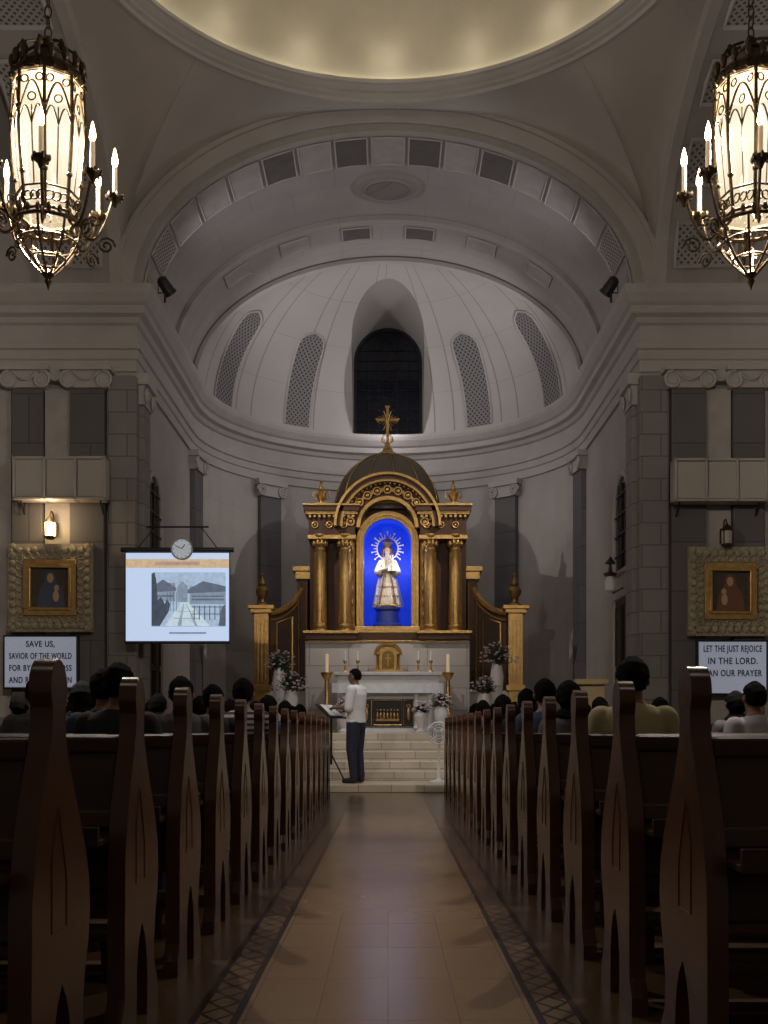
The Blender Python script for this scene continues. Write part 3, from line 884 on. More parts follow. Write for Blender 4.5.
b.lathe([(rd,-.12),(rd,0)]+[(rd*cos(t*pi/24), hd_*sin(t*pi/24)) for t in range(1,12)]+[(0.02,hd_)], (cxm,cy,zd), 40, 0, 1, .85)
rk('cupola', b, 'blackgreen')
b = B()
for q in range(12):
    a = 2*pi*q/12+.13
    b.tube([(cxm+1.01*rd*cos(a)*cos(t*pi/24), cy+1.01*.85*rd*sin(a)*cos(t*pi/24), zd+1.01*hd_*sin(t*pi/24)) for t in range(0,12)], .014, 5)
b.lathe([(.2,0),(.18,.05),(.12,.08),(.10,.14),(.06,.17),(.05,.2)], (cxm,cy,w(444)), 20)
b.torus((cxm,cy,zd), rd*1.01, .03, 'z', 40, 6, 0, .85)
rk('cupola_ribs', b, 'golddk')
def urn(b, x, y, z, s=1):
    b.lathe([(.11*s,0),(.11*s,.04*s),(.05*s,.07*s),(.04*s,.12*s),(.10*s,.20*s),(.12*s,.28*s),(.09*s,.34*s),(.05*s,.36*s),(.07*s,.40*s),(.05*s,.46*s),(.02*s,.52*s),(.035*s,.56*s),(0,.62*s)], (x,y,z), 16)
for px in (321, 453.5):
    b = B(); urn(b, u(px), YR+.1, w(506), .9); b.box(u(px)-.14,u(px)+.14,YR-.04,YR+.24,w(507),w(503))
    for s in (-1,1): b.tube([(u(px)+s*.08, YR+.1, w(506)+.15),(u(px)+s*.17, YR+.1, w(506)+.2),(u(px)+s*.15, YR+.1, w(506)+.32),(u(px)+s*.08,YR+.1,w(506)+.28)], .018, 5)
    rk('urn_finial', b, 'gold')
for x0,x1,s in ((293,309,-1),(466,482,1)):
    b = B(); b.box(u(x0)+.05,u(x1)-.05,YR+.5,YR+1.0,w(690),w(575)); rk('outer_pier', b, 'brown', smooth=False, bevel=.01)
    b = B()
    for xx in (u(x0)+.08, u(x1)-.08): b.tube([(xx,YR+.48,w(686)),(xx,YR+.48,w(580))],.02,6)
    rk('pier_beading', b, 'gold')
    b = B(); b.box(u(x0)-.05,u(x1)+.05,YR+.42,YR+1.0,w(568),w(563)); b.box(u(x0),u(x1),YR+.46,YR+1.0,w(576),w(568)); rk('pier_capital', b, 'gold', smooth=False, bevel=.01)
for s, px0, px1, pa in ((-1, 300, 268, 259), (1, 475, 509, 518)):
    yy = YR+.55
    pts = []; n = 14
    for i in range(n+1):
        f = i/n; x = u(px0)+(u(px1)-u(px0))*f; z = w(585)+(w(610)-w(585))*(1-(1-f)**2)**.8
        pts.append((x,z))
    zb_ = w(691)
    b = B()
    for i in range(n):   # solid panel built as closed vertical strips under the swept top
        (xa,za_),(xb,zb2) = pts[i], pts[i+1]
        b.add([(xa,yy,zb_),(xb,yy,zb_),(xb,yy,zb2),(xa,yy,za_),(xa,yy+.25,zb_),(xb,yy+.25,zb_),(xb,yy+.25,zb2),(xa,yy+.25,za_)],
              [(0,1,2,3),(7,6,5,4),(3,2,6,7),(0,4,5,1)]+([(0,3,7,4)] if i == 0 else [])+([(1,5,6,2)] if i == n-1 else []))
    rk('wing_panel', b, 'brown', smooth=False)
    b = B(); b.tube([(x, yy-.02, z) for x,z in pts], .07, 8); b.tube([(x, yy-.03, z-.15) for x,z in pts], .025, 6)
    xa, xb = sorted((u(px0)+s*.2, u(px1)-s*.12))
    zl, zr_ = (w(620), w(614)) if s < 0 else (w(614), w(620))
    b.tube([(xa,yy-.01,w(684)),(xb,yy-.01,w(684)),(xb,yy-.01,zr_),(xa,yy-.01,zl)], .022, 5, 0, True)
    rk('wing_moulding', b, 'gold')
    b = B(); xc = u(pa)
    b.box(xc-.15,xc+.15,yy-.15,yy+.2,PZ,w(611))
    for q in (-1,0,1): b.box(xc+q*.08-.02,xc+q*.08+.02,yy-.17,yy-.1,w(682),w(618))
    b.box(xc-.22,xc+.22,yy-.22,yy+.25,w(611),w(607)); b.box(xc-.27,xc+.27,yy-.27,yy+.25,w(607),w(603)); b.box(xc-.2,xc+.2,yy-.2,yy+.25,w(690),w(684))
    rk('wing_pilaster', b, 'gold', smooth=False, bevel=.008)
    b = B(); urn(b, xc, yy, w(603), 1.15); rk('urn_finial', b, 'golddk')
for x0,x1 in ((250,305),(470,528)):
    b = B(); b.box(u(x0),u(x1),YR+.5,YR+1.4,PZ,w(690)); rk('wing_base', b, 'marble', smooth=False, bevel=.01)

# statue
so = (cxm, YR+.5, w(626))
sta = empty('statue', so, 'crowned standing statue in ivory and gold robes with rayed halo', 'statue')
b = B(); b.lathe([(.30,0),(.30,.06),(.24,.1),(.22,.32),(.26,.36),(.26,.40)], (0,0,0), 24); mk('pedestal', b, mat('blue_pedestal', (.03,.05,.25), .4, .3), parent=sta)
z0 = .40
b = B()
n = 44; prof_ = [(.285,0),(.29,.04),(.255,.2),(.205,.45),(.165,.62),(.15,.74),(.165,.82),(.15,.92),(.10,.99),(.045,1.02),(.04,1.06)]
b.rings([[(r*(1+.06*cos(9*2*pi*j/n)*(1 if z < .7 else .2))*cos(2*pi*j/n)*1.1, r*.7*(1+.06*cos(9*2*pi*j/n))*sin(2*pi*j/n), z0+z) for j in range(n)] for r,z in prof_])
b.cone((-.14,-.02,z0+.9),(-.19,-.10,z0+.70),.055,.085); b.cone((-.19,-.10,z0+.72),(-.02,-.17,z0+.76),.06,.03)
b.cone((.14,-.02,z0+.9),(.19,-.10,z0+.70),.055,.085); b.cone((.19,-.10,z0+.72),(.06,-.18,z0+.78),.06,.03)
mk('robe', b, 'ivory', parent=sta)
b = B()
for j in range(9):
    t = -.5+j/8
    for z,r in ((.06,.2),(.22,.18),(.40,.16)): b.ball((.5*t*(1.1-z), -r*.95+.25*t*t*.5, z0+z),(.018,.012,.022),6,5)
b.tube([(-.24,-.12,z0+.03),(-.12,-.20,z0+.03),(0,-.215,z0+.03),(.12,-.20,z0+.03),(.24,-.12,z0+.03)],.02,6)
for s in (-1,1): b.tube([(s*.05,-.12,z0+.95),(s*.08,-.15,z0+.6),(s*.13,-.18,z0+.3),(s*.17,-.19,z0+.06)],.014,5)
mk('robe_embroidery', b, 'gold', parent=sta)
b = B(); b.ball((0,-.01,z0+1.13),(.062,.07,.082),16,12); b.cone((0,-.075,z0+1.13),(0,-.085,z0+1.115),.008,.012); b.cone((0,0,z0+1.0),(0,0,z0+1.08),.035,.035)
mk('face', b, mat('statue_face', (.5,.35,.25), .4), parent=sta)
b = B(); b.tube([(-.085,.0,z0+1.0),(-.095,.0,z0+1.12),(-.06,.01,z0+1.22),(0,.01,z0+1.25),(.06,.01,z0+1.22),(.095,.0,z0+1.12),(.085,.0,z0+1.0)],.03,8)
mk('veil', b, 'golddk', parent=sta)
b = B(); b.ball((.08,-.19,z0+.93),(.035,.035,.04),12,8); b.lathe([(.085,0),(.07,.1),(.045,.17),(.02,.19)], (.08,-.18,z0+.70), 14); b.lathe([(.035,0),(.045,.05),(.02,.06)], (.08,-.19,z0+.965),10)
mk('child_figure', b, 'ivory', parent=sta)
b = B(); b.lathe([(.065,0),(.07,.03),(.095,.09),(.07,.13),(.02,.17),(.02,.2),(0,.24)], (0,0,z0+1.19), 16)
for q in range(8): a=q*pi/4; b.ball((.09*cos(a),.09*sin(a),z0+1.29),.016,6,5)
mk('crown', b, 'gold', parent=sta)
b = B(); b.torus((0,.06,z0+1.18),.22,.016,'y',32,6)
for q in range(28):
    a = 2*pi*q/28
    if abs(a-3*pi/2) < .7: continue
    L = .33 if q % 2 else .29
    b.tube([(.22*cos(a),.06,z0+1.18+.22*sin(a)),(L*cos(a),.06,z0+1.18+L*sin(a))],[.016,.006],5)
    if q % 2: b.ball((L*cos(a),.06,z0+1.18+L*sin(a)),.020,6,5)
mk('halo', b, mat('bright_silver_gold_halo', (.85,.76,.55), .45, .2), parent=sta)
sta.scale = (1.0,1.0,1.05)

# crucifix
co_ = (cxm, YR+.95, w(444)+.2)
cr = empty('crucifix', co_, 'gold crucifix with sunburst on top of the dark cupola', 'crucifix')
b = B(); b.box(-.028,.028,-.02,.02,0,.80); b.box(-.19,.19,-.02,.02,.53,.585)
for c in ((-.20,0,.557),(.20,0,.557),(0,0,.82)):
    b.ball(c,(.04,.03,.04),8,6)
    for a in range(3): b.ball((c[0]+.04*cos(a*2.1+.5),0,c[2]+.04*sin(a*2.1+.5)),.022,6,5)
b.lathe([(.12,-.12),(.09,-.04),(.05,.04),(.03,.10)],(0,0,0),12)
for q in range(16):
    a = 2*pi*q/16; L = .21 if q%2 else .16
    b.tube([(.05*cos(a),.02,.557+.05*sin(a)),(L*cos(a),.02,.557+L*sin(a))],[.012,.005],4)
for s in (-1,1):
    P = [(s*(.03+.09*sin(pi*i/10)),0,.04+.22*i/10) for i in range(11)]; b.tube(P,.013,5); b.torus((s*.09,0,.12),.035,.010,'y',12,5)
mk('cross', b, 'gold', parent=cr)
b = B(); b.ball((0,-.05,.64),(.03,.03,.038),10,8); b.cone((0,-.045,.59),(0,-.045,.46),.042,.032); b.cone((0,-.045,.46),(.01,-.06,.33),.035,.024); b.cone((.01,-.06,.33),(0,-.045,.20),.022,.014)
for s in (-1,1): b.cone((s*.03,-.045,.59),(s*.11,-.04,.60),.016,.012); b.cone((s*.11,-.04,.60),(s*.17,-.035,.57),.012,.01)
mk('corpus', b, 'golddk', parent=cr)

# gradine + tabernacle
b = B(); b.box(-1.0,1.0,21.55,22.2,PZ,2.02); b.box(-1.06,1.06,21.5,22.2,2.02,2.09)
mk('altar_shelf', b, 'whitemarble', org=(0,21.9,PZ), label='white marble shelf behind the altar carrying the tabernacle', cat='shelf', smooth=False, bevel=.012)
to = (0,21.85,2.09); tb = empty('tabernacle', to, 'gold arched tabernacle with little columns on the marble shelf', 'tabernacle')
b = B(); b.box(-.24,.24,-.18,.18,0,.34); b.arch(0,.34,.01,.01,.24,.2,-.18,.18,n=20); b.box(-.29,.29,-.22,.2,0,.05)
mk('body', b, 'gold', parent=tb, bevel=.006)
for s in (-1,1):
    b = B(); b.lathe([(.04,0),(.025,.04),(.025,.26),(.04,.3)],(s*.2,-.21,.05),12); mk('column', b, 'golddk', parent=tb)
b = B(); b.arch(0,.34,.22,.18,.28,.25,-.24,-.1,n=20); mk('arch_moulding', b, 'golddk', parent=tb)
b = B(); b.box(-.12,.12,-.2,-.17,.07,.32); b.arch(0,.32,.01,.01,.12,.1,-.2,-.17,n=14); d = mk('door', b, 'golddk', parent=tb)
b = B(); b.box(-.012,.012,-.22,-.2,.12,.36); b.box(-.06,.06,-.22,-.2,.26,.285); mk('door_cross', b, 'gold', parent=d)

Yt = 20.2; u2,w2 = S(Yt); ao = (0,Yt,PZ)
al = empty('altar_table', ao, 'white marble altar table with cloth and black gold relief front', 'altar')
b = B(); b.box(u2(345),u2(431),Yt+.1,Yt+.85,PZ,w2(690)); b.box(u2(336),u2(440),Yt-.02,Yt+.95,w2(688),w2(684)); b.box(u2(341),u2(435),Yt+.04,Yt+.9,PZ,PZ+.08)
for s in (-1,1):
    for xx in (.52,.78): b.lathe([(.07,0),(.045,.05),(.045,.62),(.07,.68)],(s*xx,Yt+.06,PZ+.08),14)
mk('table', b, 'whitemarble', parent=al, org=ao, smooth=False, bevel=.008)
b = B()
n = 40
for i in range(n):
    xa, xb = -1.03+2.06*i/n, -1.03+2.06*(i+1)/n
    ya, yb = Yt-.06+.012*sin(i*1.9), Yt-.06+.012*sin((i+1)*1.9)
    b.add([(xa,ya,w2(693)),(xb,yb,w2(693)),(xb,yb,w2(683)),(xa,ya,w2(683)),(xb,Yt+1,w2(683)),(xa,Yt+1,w2(683))],[(0,1,2,3),(3,2,4,5)])
for s in (-1,1): b.add([(s*1.03,Yt-.06,w2(693)),(s*1.03,Yt+1,w2(693)),(s*1.03,Yt+1,w2(683)),(s*1.03,Yt-.06,w2(683))],[(0,1,2,3)])
mk('altar_cloth', b, 'cloth', parent=al, org=ao)
b = B(); b.box(u2(361),u2(414),Yt+.03,Yt+.12,w2(726),w2(699)); mk('relief_panel', b, 'black', parent=al, org=ao)
b = B()
for s,(x0,x1) in enumerate(((361,372),(373,402),(403,414))):
    xa,xb = u2(x0)+.01,u2(x1)-.01
    b.tube([(xa,Yt+.02,w2(725)),(xb,Yt+.02,w2(725)),(xb,Yt+.02,w2(700)),(xa,Yt+.02,w2(700))],.014,5,0,True)
    cx = (xa+xb)/2
    if s == 1:
        for q in range(7): b.ball((xa+.07+(xb-xa-.14)*q/6,Yt+.02,w2(716)),(.02,.015,.07),8,6); b.ball((xa+.07+(xb-xa-.14)*q/6,Yt+.02,w2(710)),.02,8,6)
        b.box(xa+.04,xb-.04,Yt+.0,Yt+.03,w2(721),w2(719))
    else:
        b.ball((cx,Yt+.02,w2(714)),(.03,.015,.12),8,6); b.torus((cx,Yt+.02,w2(706)),.03,.01,'y',12,5)
mk('relief_gilding', b, 'gold', parent=al, org=ao)

for x, y in ((u2(329)-.02, 19.9),(u2(447), 19.9)):
    cs = empty('candle_stand', (x,y,PZ), 'tall marble and gold candle stand beside the altar', 'candle stand', 'candle stands at the altar')
    b = B(); b.lathe([(.14,0),(.14,.05),(.06,.09),(.045,.3),(.07,.34),(.045,.38),(.04,.95),(.08,1.0),(.11,1.06),(.11,1.09),(.03,1.1)],(0,0,0),16); mk('stem', b, 'gold', parent=cs)
    b = B(); b.lathe([(.03,1.09),(.03,1.42),(0,1.43)],(0,0,0),12); mk('candle', b, 'candle', parent=cs)
for x in (-.85,-.6,.6,.85):
    cs = empty('candlestick', (x,21.8,2.09), 'small gold candlestick with white candle', 'candlestick', 'candlesticks on the altar shelf')
    b = B(); b.lathe([(.06,0),(.05,.03),(.015,.06),(.025,.12),(.012,.16),(.04,.22),(.035,.24)],(0,0,0),12); mk('holder', b, 'gold', parent=cs)
    b = B(); b.lathe([(.015,.23),(.015,.42),(0,.43)],(0,0,0),8); mk('candle', b, 'white', parent=cs)

def bouquet(loc, r, h, label, vase='whitemarble'):
    e = empty('flower_arrangement', loc, label, 'flowers')
    b = B(); b.lathe([(.09,0),(.10,.03),(.05,.08),(.10,h*.5),(.13,h*.8),(.09,h),(.08,h-.02)],(0,0,0),18); mk('vase', b, vase, parent=e)
    b = B()
    for i in range(90):
        a = random.uniform(0,2*pi); t = random.uniform(.1,1.6); rr = r*random.uniform(.8,1.5)
        p = Vector((rr*cos(a)*sin(t), rr*sin(a)*sin(t), h+rr*cos(t)*.9)); m_ = p*.5+Vector((0,0,h*.5)); s = Vector((-sin(a),cos(a),0))*.03
        b.add([(0,0,h*.9), m_+s, p, m_-s],[(0,1,2,3)])
    mk('foliage', b, 'leaf', parent=e, smooth=False, recalc=False)
    b = B()
    for i in range(80):
        a = random.uniform(0,2*pi); t = random.uniform(0,1.6); rr = r*random.uniform(.6,1.4)
        c = (rr*cos(a)*sin(t), rr*sin(a)*sin(t), h+rr*cos(t)*.9); b.ball(c, random.uniform(.012,.024), 7, 5)
        b.torus(c, .024, .008, 'z', 8, 4)
    o = mk('blossoms', b, 'petal', parent=e); o['kind'] = 'stuff'
for px,py,Y,r,h in ((291,690,20.4,.30,.55),(484,692,20.6,.24,.5),(497,662,21.2,.32,1.0),(279,668,21.4,.28,.9),(421,712,19.75,.15,.12),(441,706,19.45,.19,.2),(344,712,19.7,.2,.15)):
    uu,ww = S(Y); bouquet((uu(px),Y,PZ), r, max(.12, ww(py)-PZ), 'white and pink flower arrangement in a vase near the altar')

fo = (.80,17.35,.12); fn = empty('electric_fan', fo, 'white standing electric fan on the marble step', 'fan')
b = B(); b.lathe([(.16,0),(.16,.02),(.04,.05),(.018,.08),(.018,.62),(.03,.64)],(0,0,0),20); mk('fan_stand', b, 'white', parent=fn)
b = B(); zc_ = .78
for rr in (.17,.13,.09,.05): b.torus((0,-.07,zc_),rr,.006,'y',28,4)
b.torus((0,-.03,zc_),.175,.010,'y',28,5)
for q in range(16): a=2*pi*q/16; b.tube([(.03*cos(a),-.08,zc_+.03*sin(a)),(.17*cos(a),-.05,zc_+.17*sin(a)),(.16*cos(a),.02,zc_+.16*sin(a)),(.04*cos(a),.06,zc_+.04*sin(a))],.004,4)
mk('fan_cage', b, 'white', parent=fn)
for q in range(4):
    b = B(); a = q*pi/2; c_,s_ = cos(a),sin(a)
    pt = [(.02,-.02,-.01),(.14,-.05,-.02),(.15,.02,.0),(.10,.06,.02),(.02,.02,.01)]
    b.add([(c_*x-s_*z, -.03+dy, zc_+s_*x+c_*z) for x,z,dy in pt],[(0,1,2,3,4)]); mk('fan_blade', b, 'gray', parent=fn)
b = B(); b.ball((0,.05,zc_),(.06,.09,.06),14,10); mk('motor', b, 'white', parent=fn)

b = B(); b.box(-.25,.25,-.2,.2,1.62,1.70); b.box(-.2,.2,-.15,.15,.06,1.62); b.box(-.24,.24,-.19,.19,0,.06)
ds = mk('lectern', b, mat('pale_wood', (.42,.31,.17), .5), label='pale wooden lectern standing beside the wall', cat='lectern', smooth=False, bevel=.01); ds.location = (3.0,16.4,0)

# ------------------------------------------------------------------ wall fittings
def signtext(parent, lines, size, dy, x0, z0, y, maxw, m='ink'):
    for i, t in enumerate(lines):
        cu = bpy.data.curves.new('txt','FONT'); cu.body = t; cu.size = size; cu.align_x = 'LEFT'; cu.extrude = .004; cu.offset = size*.018; cu.space_character = 1.12
        o = bpy.data.objects.new('tmp', cu); COL.objects.link(o); bpy.context.view_layer.update()
        me = bpy.data.meshes.new_from_object(o.evaluated_get(bpy.context.evaluated_depsgraph_get())); bpy.data.objects.remove(o)
        me.materials.clear(); me.materials.append(M[m])
        wd = max(v.co.x for v in me.vertices); sx = min(.8, maxw/wd)
        for v in me.vertices: v.co.x = (v.co.x-wd/2)*sx
        q = bpy.data.objects.new('lettering', me); COL.objects.link(q); q.parent = parent
        q.rotation_euler = (pi/2,0,0); q.location = (x0, y, z0-i*dy)

Yw = 17.72; u3,w3 = S(Yw)
def board(px0,px1,py0,py1,lines,label,size=.15):
    xa,xb,za,zb = u3(px0),u3(px1),w3(py1),w3(py0); o_ = ((xa+xb)/2, Yw, za)
    e = empty('message_board', o_, label, 'sign'); W_ = (xb-xa)/2; H_ = zb-za
    b = B(); b.box(-W_,W_,0,.11,0,H_); mk('case', b, 'black', parent=e, smooth=False, bevel=.01)
    b = B(); b.box(-W_+.03,W_-.03,-.006,.002,.03,H_-.03); mk('face', b, 'led', parent=e, smooth=False)
    signtext(e, lines, size, H_/4.5, 0, H_-.19, -.012, 2*W_-.2)
board(3,78,635,689,['SAVE US,','SAVIOR OF THE WORLD','FOR BY YOUR CROSS','AND RESURRECTION'],'lit white message board with black prayer text',.135)
board(697,768,640,695,['LET THE JUST REJOICE','IN THE LORD.','CAN OUR PRAYER'],'lit white message board with black psalm text',.145)

def painting(px0,px1,py0,py1,label,robe,flip):
    xa,xb,za,zb = u3(px0),u3(px1),w3(py1),w3(py0); o_ = ((xa+xb)/2, Yw, (za+zb)/2)
    e = empty('framed_painting', o_, label, 'painting'); W_,H_ = (xb-xa)/2,(zb-za)/2
    def ring(b,w0,h0,w1,h1,y0,y1):
        for (a,c,d,f) in ((-w0,w0,h1,h0),(-w0,w0,-h0,-h1),(-w0,-w1,-h1,h1),(w1,w0,-h1,h1)): b.box(a,c,y0,y1,d,f)
    b = B(); ring(b,W_,H_,W_*.60,H_*.62,-.02,.08)
    for k in range(11):
        for s in (-1,1):
            f = -1+2*k/10
            b.ball((f*W_*.93,-.03,s*H_*.86),(.06,.04,.06),7,5); b.torus((f*W_*.9,-.03,s*H_*.73),.055,.018,'y',10,4)
            b.ball((s*W_*.88,-.03,f*H_*.93),(.06,.04,.06),7,5); b.torus((s*W_*.72,-.03,f*H_*.82),.055,.018,'y',10,4)
    mk('outer_frame', b, 'goldcream', parent=e)
    b = B(); ring(b,W_*.62,H_*.64,W_*.46,H_*.48,-.06,.06); ring(b,W_*.5,H_*.52,W_*.44,H_*.46,-.08,.0); mk('inner_frame', b, 'gold', parent=e, smooth=False, bevel=.012)
    b = B(); b.box(-W_*.47,W_*.47,0,.04,-H_*.49,H_*.49); mk('canvas', b, mat('dark_canvas', (.05,.038,.025), .5, ns=8, var=.6), parent=e, smooth=False)
    s = -1 if flip else 1
    def el(b,cx,cz,rx,rz,y): b.add([(cx+rx*cos(2*pi*i/24), y, cz+rz*sin(2*pi*i/24)) for i in range(24)],[tuple(range(24))])
    b = B(); b.add([(-.22,-.006,-.33),(.24,-.006,-.33),(.20,-.006,-.05),(.09,-.006,.12),(-.09,-.006,.12),(-.18,-.006,-.05)],[(0,1,2,3,4,5)]); el(b,0,.17,.085,.11,-.004); mk('painted_robe', b, robe, parent=e, smooth=False, recalc=False)
    b = B(); el(b,s*.0,.16,.052,.075,-.009); el(b,s*.10,-.0,.04,.05,-.009); el(b,s*.09,-.13,.05,.09,-.009); mk('painted_figures', b, mat('painted_flesh', (.44,.29,.16), .6), parent=e, smooth=False, recalc=False)
painting(8,93,544,632,'dark devotional painting in cream and gold carved frame',mat('painted_blue', (.05,.07,.12), .6),False)
painting(688,772,547,636,'dark devotional painting in gold frame with carved border',mat('painted_red', (.16,.06,.03), .6),True)

for px0,px1,py0,py1 in ((12,105,456,499),(675,768,458,501)):
    Yp = 17.45; u4,w4 = S(Yp)
    xa,xb,za,zb = u4(px0),u4(px1),w4(py1),w4(py0); o_ = ((xa+xb)/2, Yp, za)
    e = empty('wall_speaker', o_, 'wide beige loudspeaker box mounted on the stone pilasters', 'speaker'); W_,H_ = (xb-xa)/2, zb-za
    b = B(); b.box(-W_,W_,0,.32,0,.04); b.box(-W_,W_,0,.32,H_-.04,H_)
    for x in (-W_,-W_/3*1.03,W_/3*.97,W_-.04): b.box(x,x+.04,0,.32,0,H_)
    b.box(-W_,W_,.28,.32,0,H_); mk('cabinet', b, 'strip', parent=e, smooth=False, bevel=.008)
    for q in range(3):
        b = B(); xa_ = -W_+.05+q*(2*W_/3); b.box(xa_,xa_+2*W_/3-.06,.02,.05,.05,H_-.05); mk('grille', b, 'gray', parent=e, smooth=False)
    b = B(); b.tube([(-W_+.1,.3,.0),(-W_+.1,.3,-.18),(-W_+.1,.1,-.0)],.015,5); b.tube([(W_-.1,.3,.0),(W_-.1,.3,-.18),(W_-.1,.1,-.0)],.015,5); mk('bracket', b, 'black', parent=e)

def lamp(loc, power, color=(1,.75,.45), r=.05, parent=None, name='lamp_light'):
    l = bpy.data.lights.new(name,'POINT'); l.energy = power; l.color = color; l.shadow_soft_size = r
    o = bpy.data.objects.new(name, l); COL.objects.link(o); o.location = loc
    if parent is not None: o.parent = parent
    return o
for px,py,Y,on,lb in ((50,532,17.6,1,'lit brass wall lantern above the painting'),(727,540,17.6,0,'unlit dark wall lantern above the painting')):
    uu,ww = S(Y); e = empty('wall_lantern', (uu(px),Y,ww(py)-.12), lb, 'wall lamp')
    b = B(); b.lathe([(.05,0),(.09,.03),(.095,.05)],(0,0,0),8); b.lathe([(.11,.27),(.06,.33),(.02,.37),(0,.42)],(0,0,0),8)
    for q in range(4): a=q*pi/2+.78; b.tube([(.09*cos(a),.09*sin(a),.04),(.10*cos(a),.10*sin(a),.28)],.010,4)
    b.tube([(0,0,.37),(0,.05,.46),(0,.14,.46),(0,.2,.34),(0,.22,.2)],.012,6); b.box(-.05,.05,.2,.23,.1,.34); mk('bracket', b, 'iron', parent=e)
    b = B(); b.lathe([(.05,.05),(.085,.06),(.09,.26),(.05,.27)],(0,0,0),8); mk('lamp_glass', b, 'lampglass' if on else 'gray', parent=e)
    if on: lamp((0,-.15,.45),11,(1,.7,.4),.04,e)

SP = []
for sx in (-1,1):
    loc = (sx*3.72, 18.35, 8.1)
    e = empty('spotlight', loc, 'black stage spotlight clamped on the cornice edge', 'spotlight')
    b = B(); b.tube([(0,0,-.02),(0,0,.14)],.02,6); b.tube([(-.11,0,.28),(-.11,0,.14),(.11,0,.14),(.11,0,.28)],.012,5); mk('yoke', b, 'black', parent=e)
    b = B()
    d = Vector((-sx*.45,.6,-.62)).normalized(); c = Vector((0,0,.27)); b.tube([c-d*.14,c-d*.10,c+d*.12,c+d*.16],[.05,.09,.10,.12],14); mk('housing', b, 'black', parent=e)
    SP.append((Vector(loc)+c+d*.2, d))

# projector screen
Ys = 17.6; u5,w5 = S(Ys)
xa,xb,za,zb = u5(126),u5(229),w5(641),w5(553); o_ = ((xa+xb)/2, Ys, za); W_,H_ = (xb-xa)/2, zb-za
e = empty('projection_screen', o_, 'hanging projection screen showing a photo of a walkway', 'projection screen')
b = B(); b.box(-W_-.02,W_+.02,0,.012,-.02,H_+.02); b.tube([(-W_-.08,.0,H_+.05),(W_+.08,.0,H_+.05)],.04,10); b.tube([(-W_-.02,.0,-.03),(W_+.02,.0,-.03)],.015,8)
for s in (-1,1): b.tube([(s*W_*.8,0,H_+.05),(s*W_*.45,.04,H_+.42)],.008,4)
b.tube([(-W_*.6,.02,H_+.42),(W_*.6,.02,H_+.42)],.015,6); b.tube([(-W_*.6,.02,H_+.42),(-W_*.6,.3,H_+.5)],.012,5)
mk('screen_case', b, 'black', parent=e)
b = B(); b.box(-W_,W_,-.01,.0,0,H_); mk('screen_surface', b, 'scr', parent=e, smooth=False)
def flat(name, rects, m, y):
    b = B()
    for r in rects:
        b.add([(-W_+2*W_*p[0], y, H_*p[1]) for p in r],[tuple(range(len(r)))])
    mk(name, b, m, parent=e, smooth=False, recalc=False)
def rc(a,b_,c,d): return [(a,c),(b_,c),(b_,d),(a,d)]
flat('slide_header', [rc(0,1,.83,.93)], emis('slide_orange', (.85,.58,.36), .75), -.013)
flat('slide_header_band', [rc(.28,.72,.86,.90)], emis('slide_grey', (.60,.42,.34), .7), -.015)
flat('slide_photo', [rc(.25,.97,.16,.78)], emis('slide_photo_grey', (.46,.60,.80), .8), -.015)
flat('slide_buildings', [rc(.25,.48,.45,.66),rc(.62,.97,.42,.62),[(.50,.44),(.60,.44),(.60,.62),(.55,.68),(.50,.62)]], emis('slide_dark_blue', (.30,.37,.48), .75), -.017)
flat('slide_roofs', [[(.25,.60),(.36,.70),(.49,.60),(.49,.57),(.25,.55)],[(.60,.58),(.75,.68),(.97,.62),(.97,.56),(.60,.54)],rc(.64,.95,.46,.48),rc(.27,.46,.50,.52),rc(.64,.95,.50,.515)], emis('slide_roof', (.17,.21,.28), .7), -.018)
flat('slide_path', [[(.38,.17),(.82,.17),(.60,.44),(.54,.44)]], emis('slide_path', (.62,.75,.92), .85), -.019)
flat('slide_path_shade', [[(.50,.17),(.54,.17),(.565,.42),(.56,.42)],[(.67,.17),(.70,.17),(.59,.42),(.586,.42)],rc(.47,.72,.25,.26),rc(.51,.67,.33,.337)], emis('slide_path_shadow', (.38,.47,.6), .75), -.0195)
flat('slide_trees', [[(.25,.17),(.33,.17),(.42,.34),(.43,.42),(.40,.48),(.38,.42),(.34,.50),(.31,.46),(.295,.70),(.28,.78),(.25,.76)]], emis('slide_shade', (.09,.11,.15), .7), -.020)
flat('slide_fence', [rc(.66+.05*i,.670+.05*i,.24,.40) for i in range(7)]+[rc(.64,.97,.30,.31),rc(.64,.97,.38,.39)]+[rc(.40+.03*i,.405+.03*i,.34,.56) for i in range(4)]+[[(.90,.17),(.97,.17),(.97,.42),(.93,.38)]], emis('slide_fence_dark', (.14,.17,.22), .7), -.021)
flat('slide_caption', [rc(.42,.78,.08,.10)], emis('slide_caption', (.3,.36,.45), .7), -.015)
uc,wc = S(17.5); ck = empty('wall_clock', (uc(182),17.5,wc(549)), 'round white wall clock hung above the projection screen', 'clock')
b = B(); b.torus((0,-.02,0),.165,.013,'y',32,8); b.rings([[(.17*cos(2*pi*i/32),y,.17*sin(2*pi*i/32)) for i in range(32)] for y in (0,.04)]); mk('clock_case', b, 'gray', parent=ck)
b = B(); b.rings([[(.158*cos(2*pi*i/32),y,.158*sin(2*pi*i/32)) for i in range(32)] for y in (-.015,-.005)]); mk('clock_face', b, mat('clock_white', (.6,.66,.72), .5, emit=(.6,.7,.8), es=.28, bmp=0), parent=ck)
b = B()
for q in range(12): a=q*pi/6; b.tube([(.125*cos(a),-.018,.125*sin(a)),(.145*cos(a),-.018,.145*sin(a))],.004,4)
mk('clock_marks', b, 'black', parent=ck)
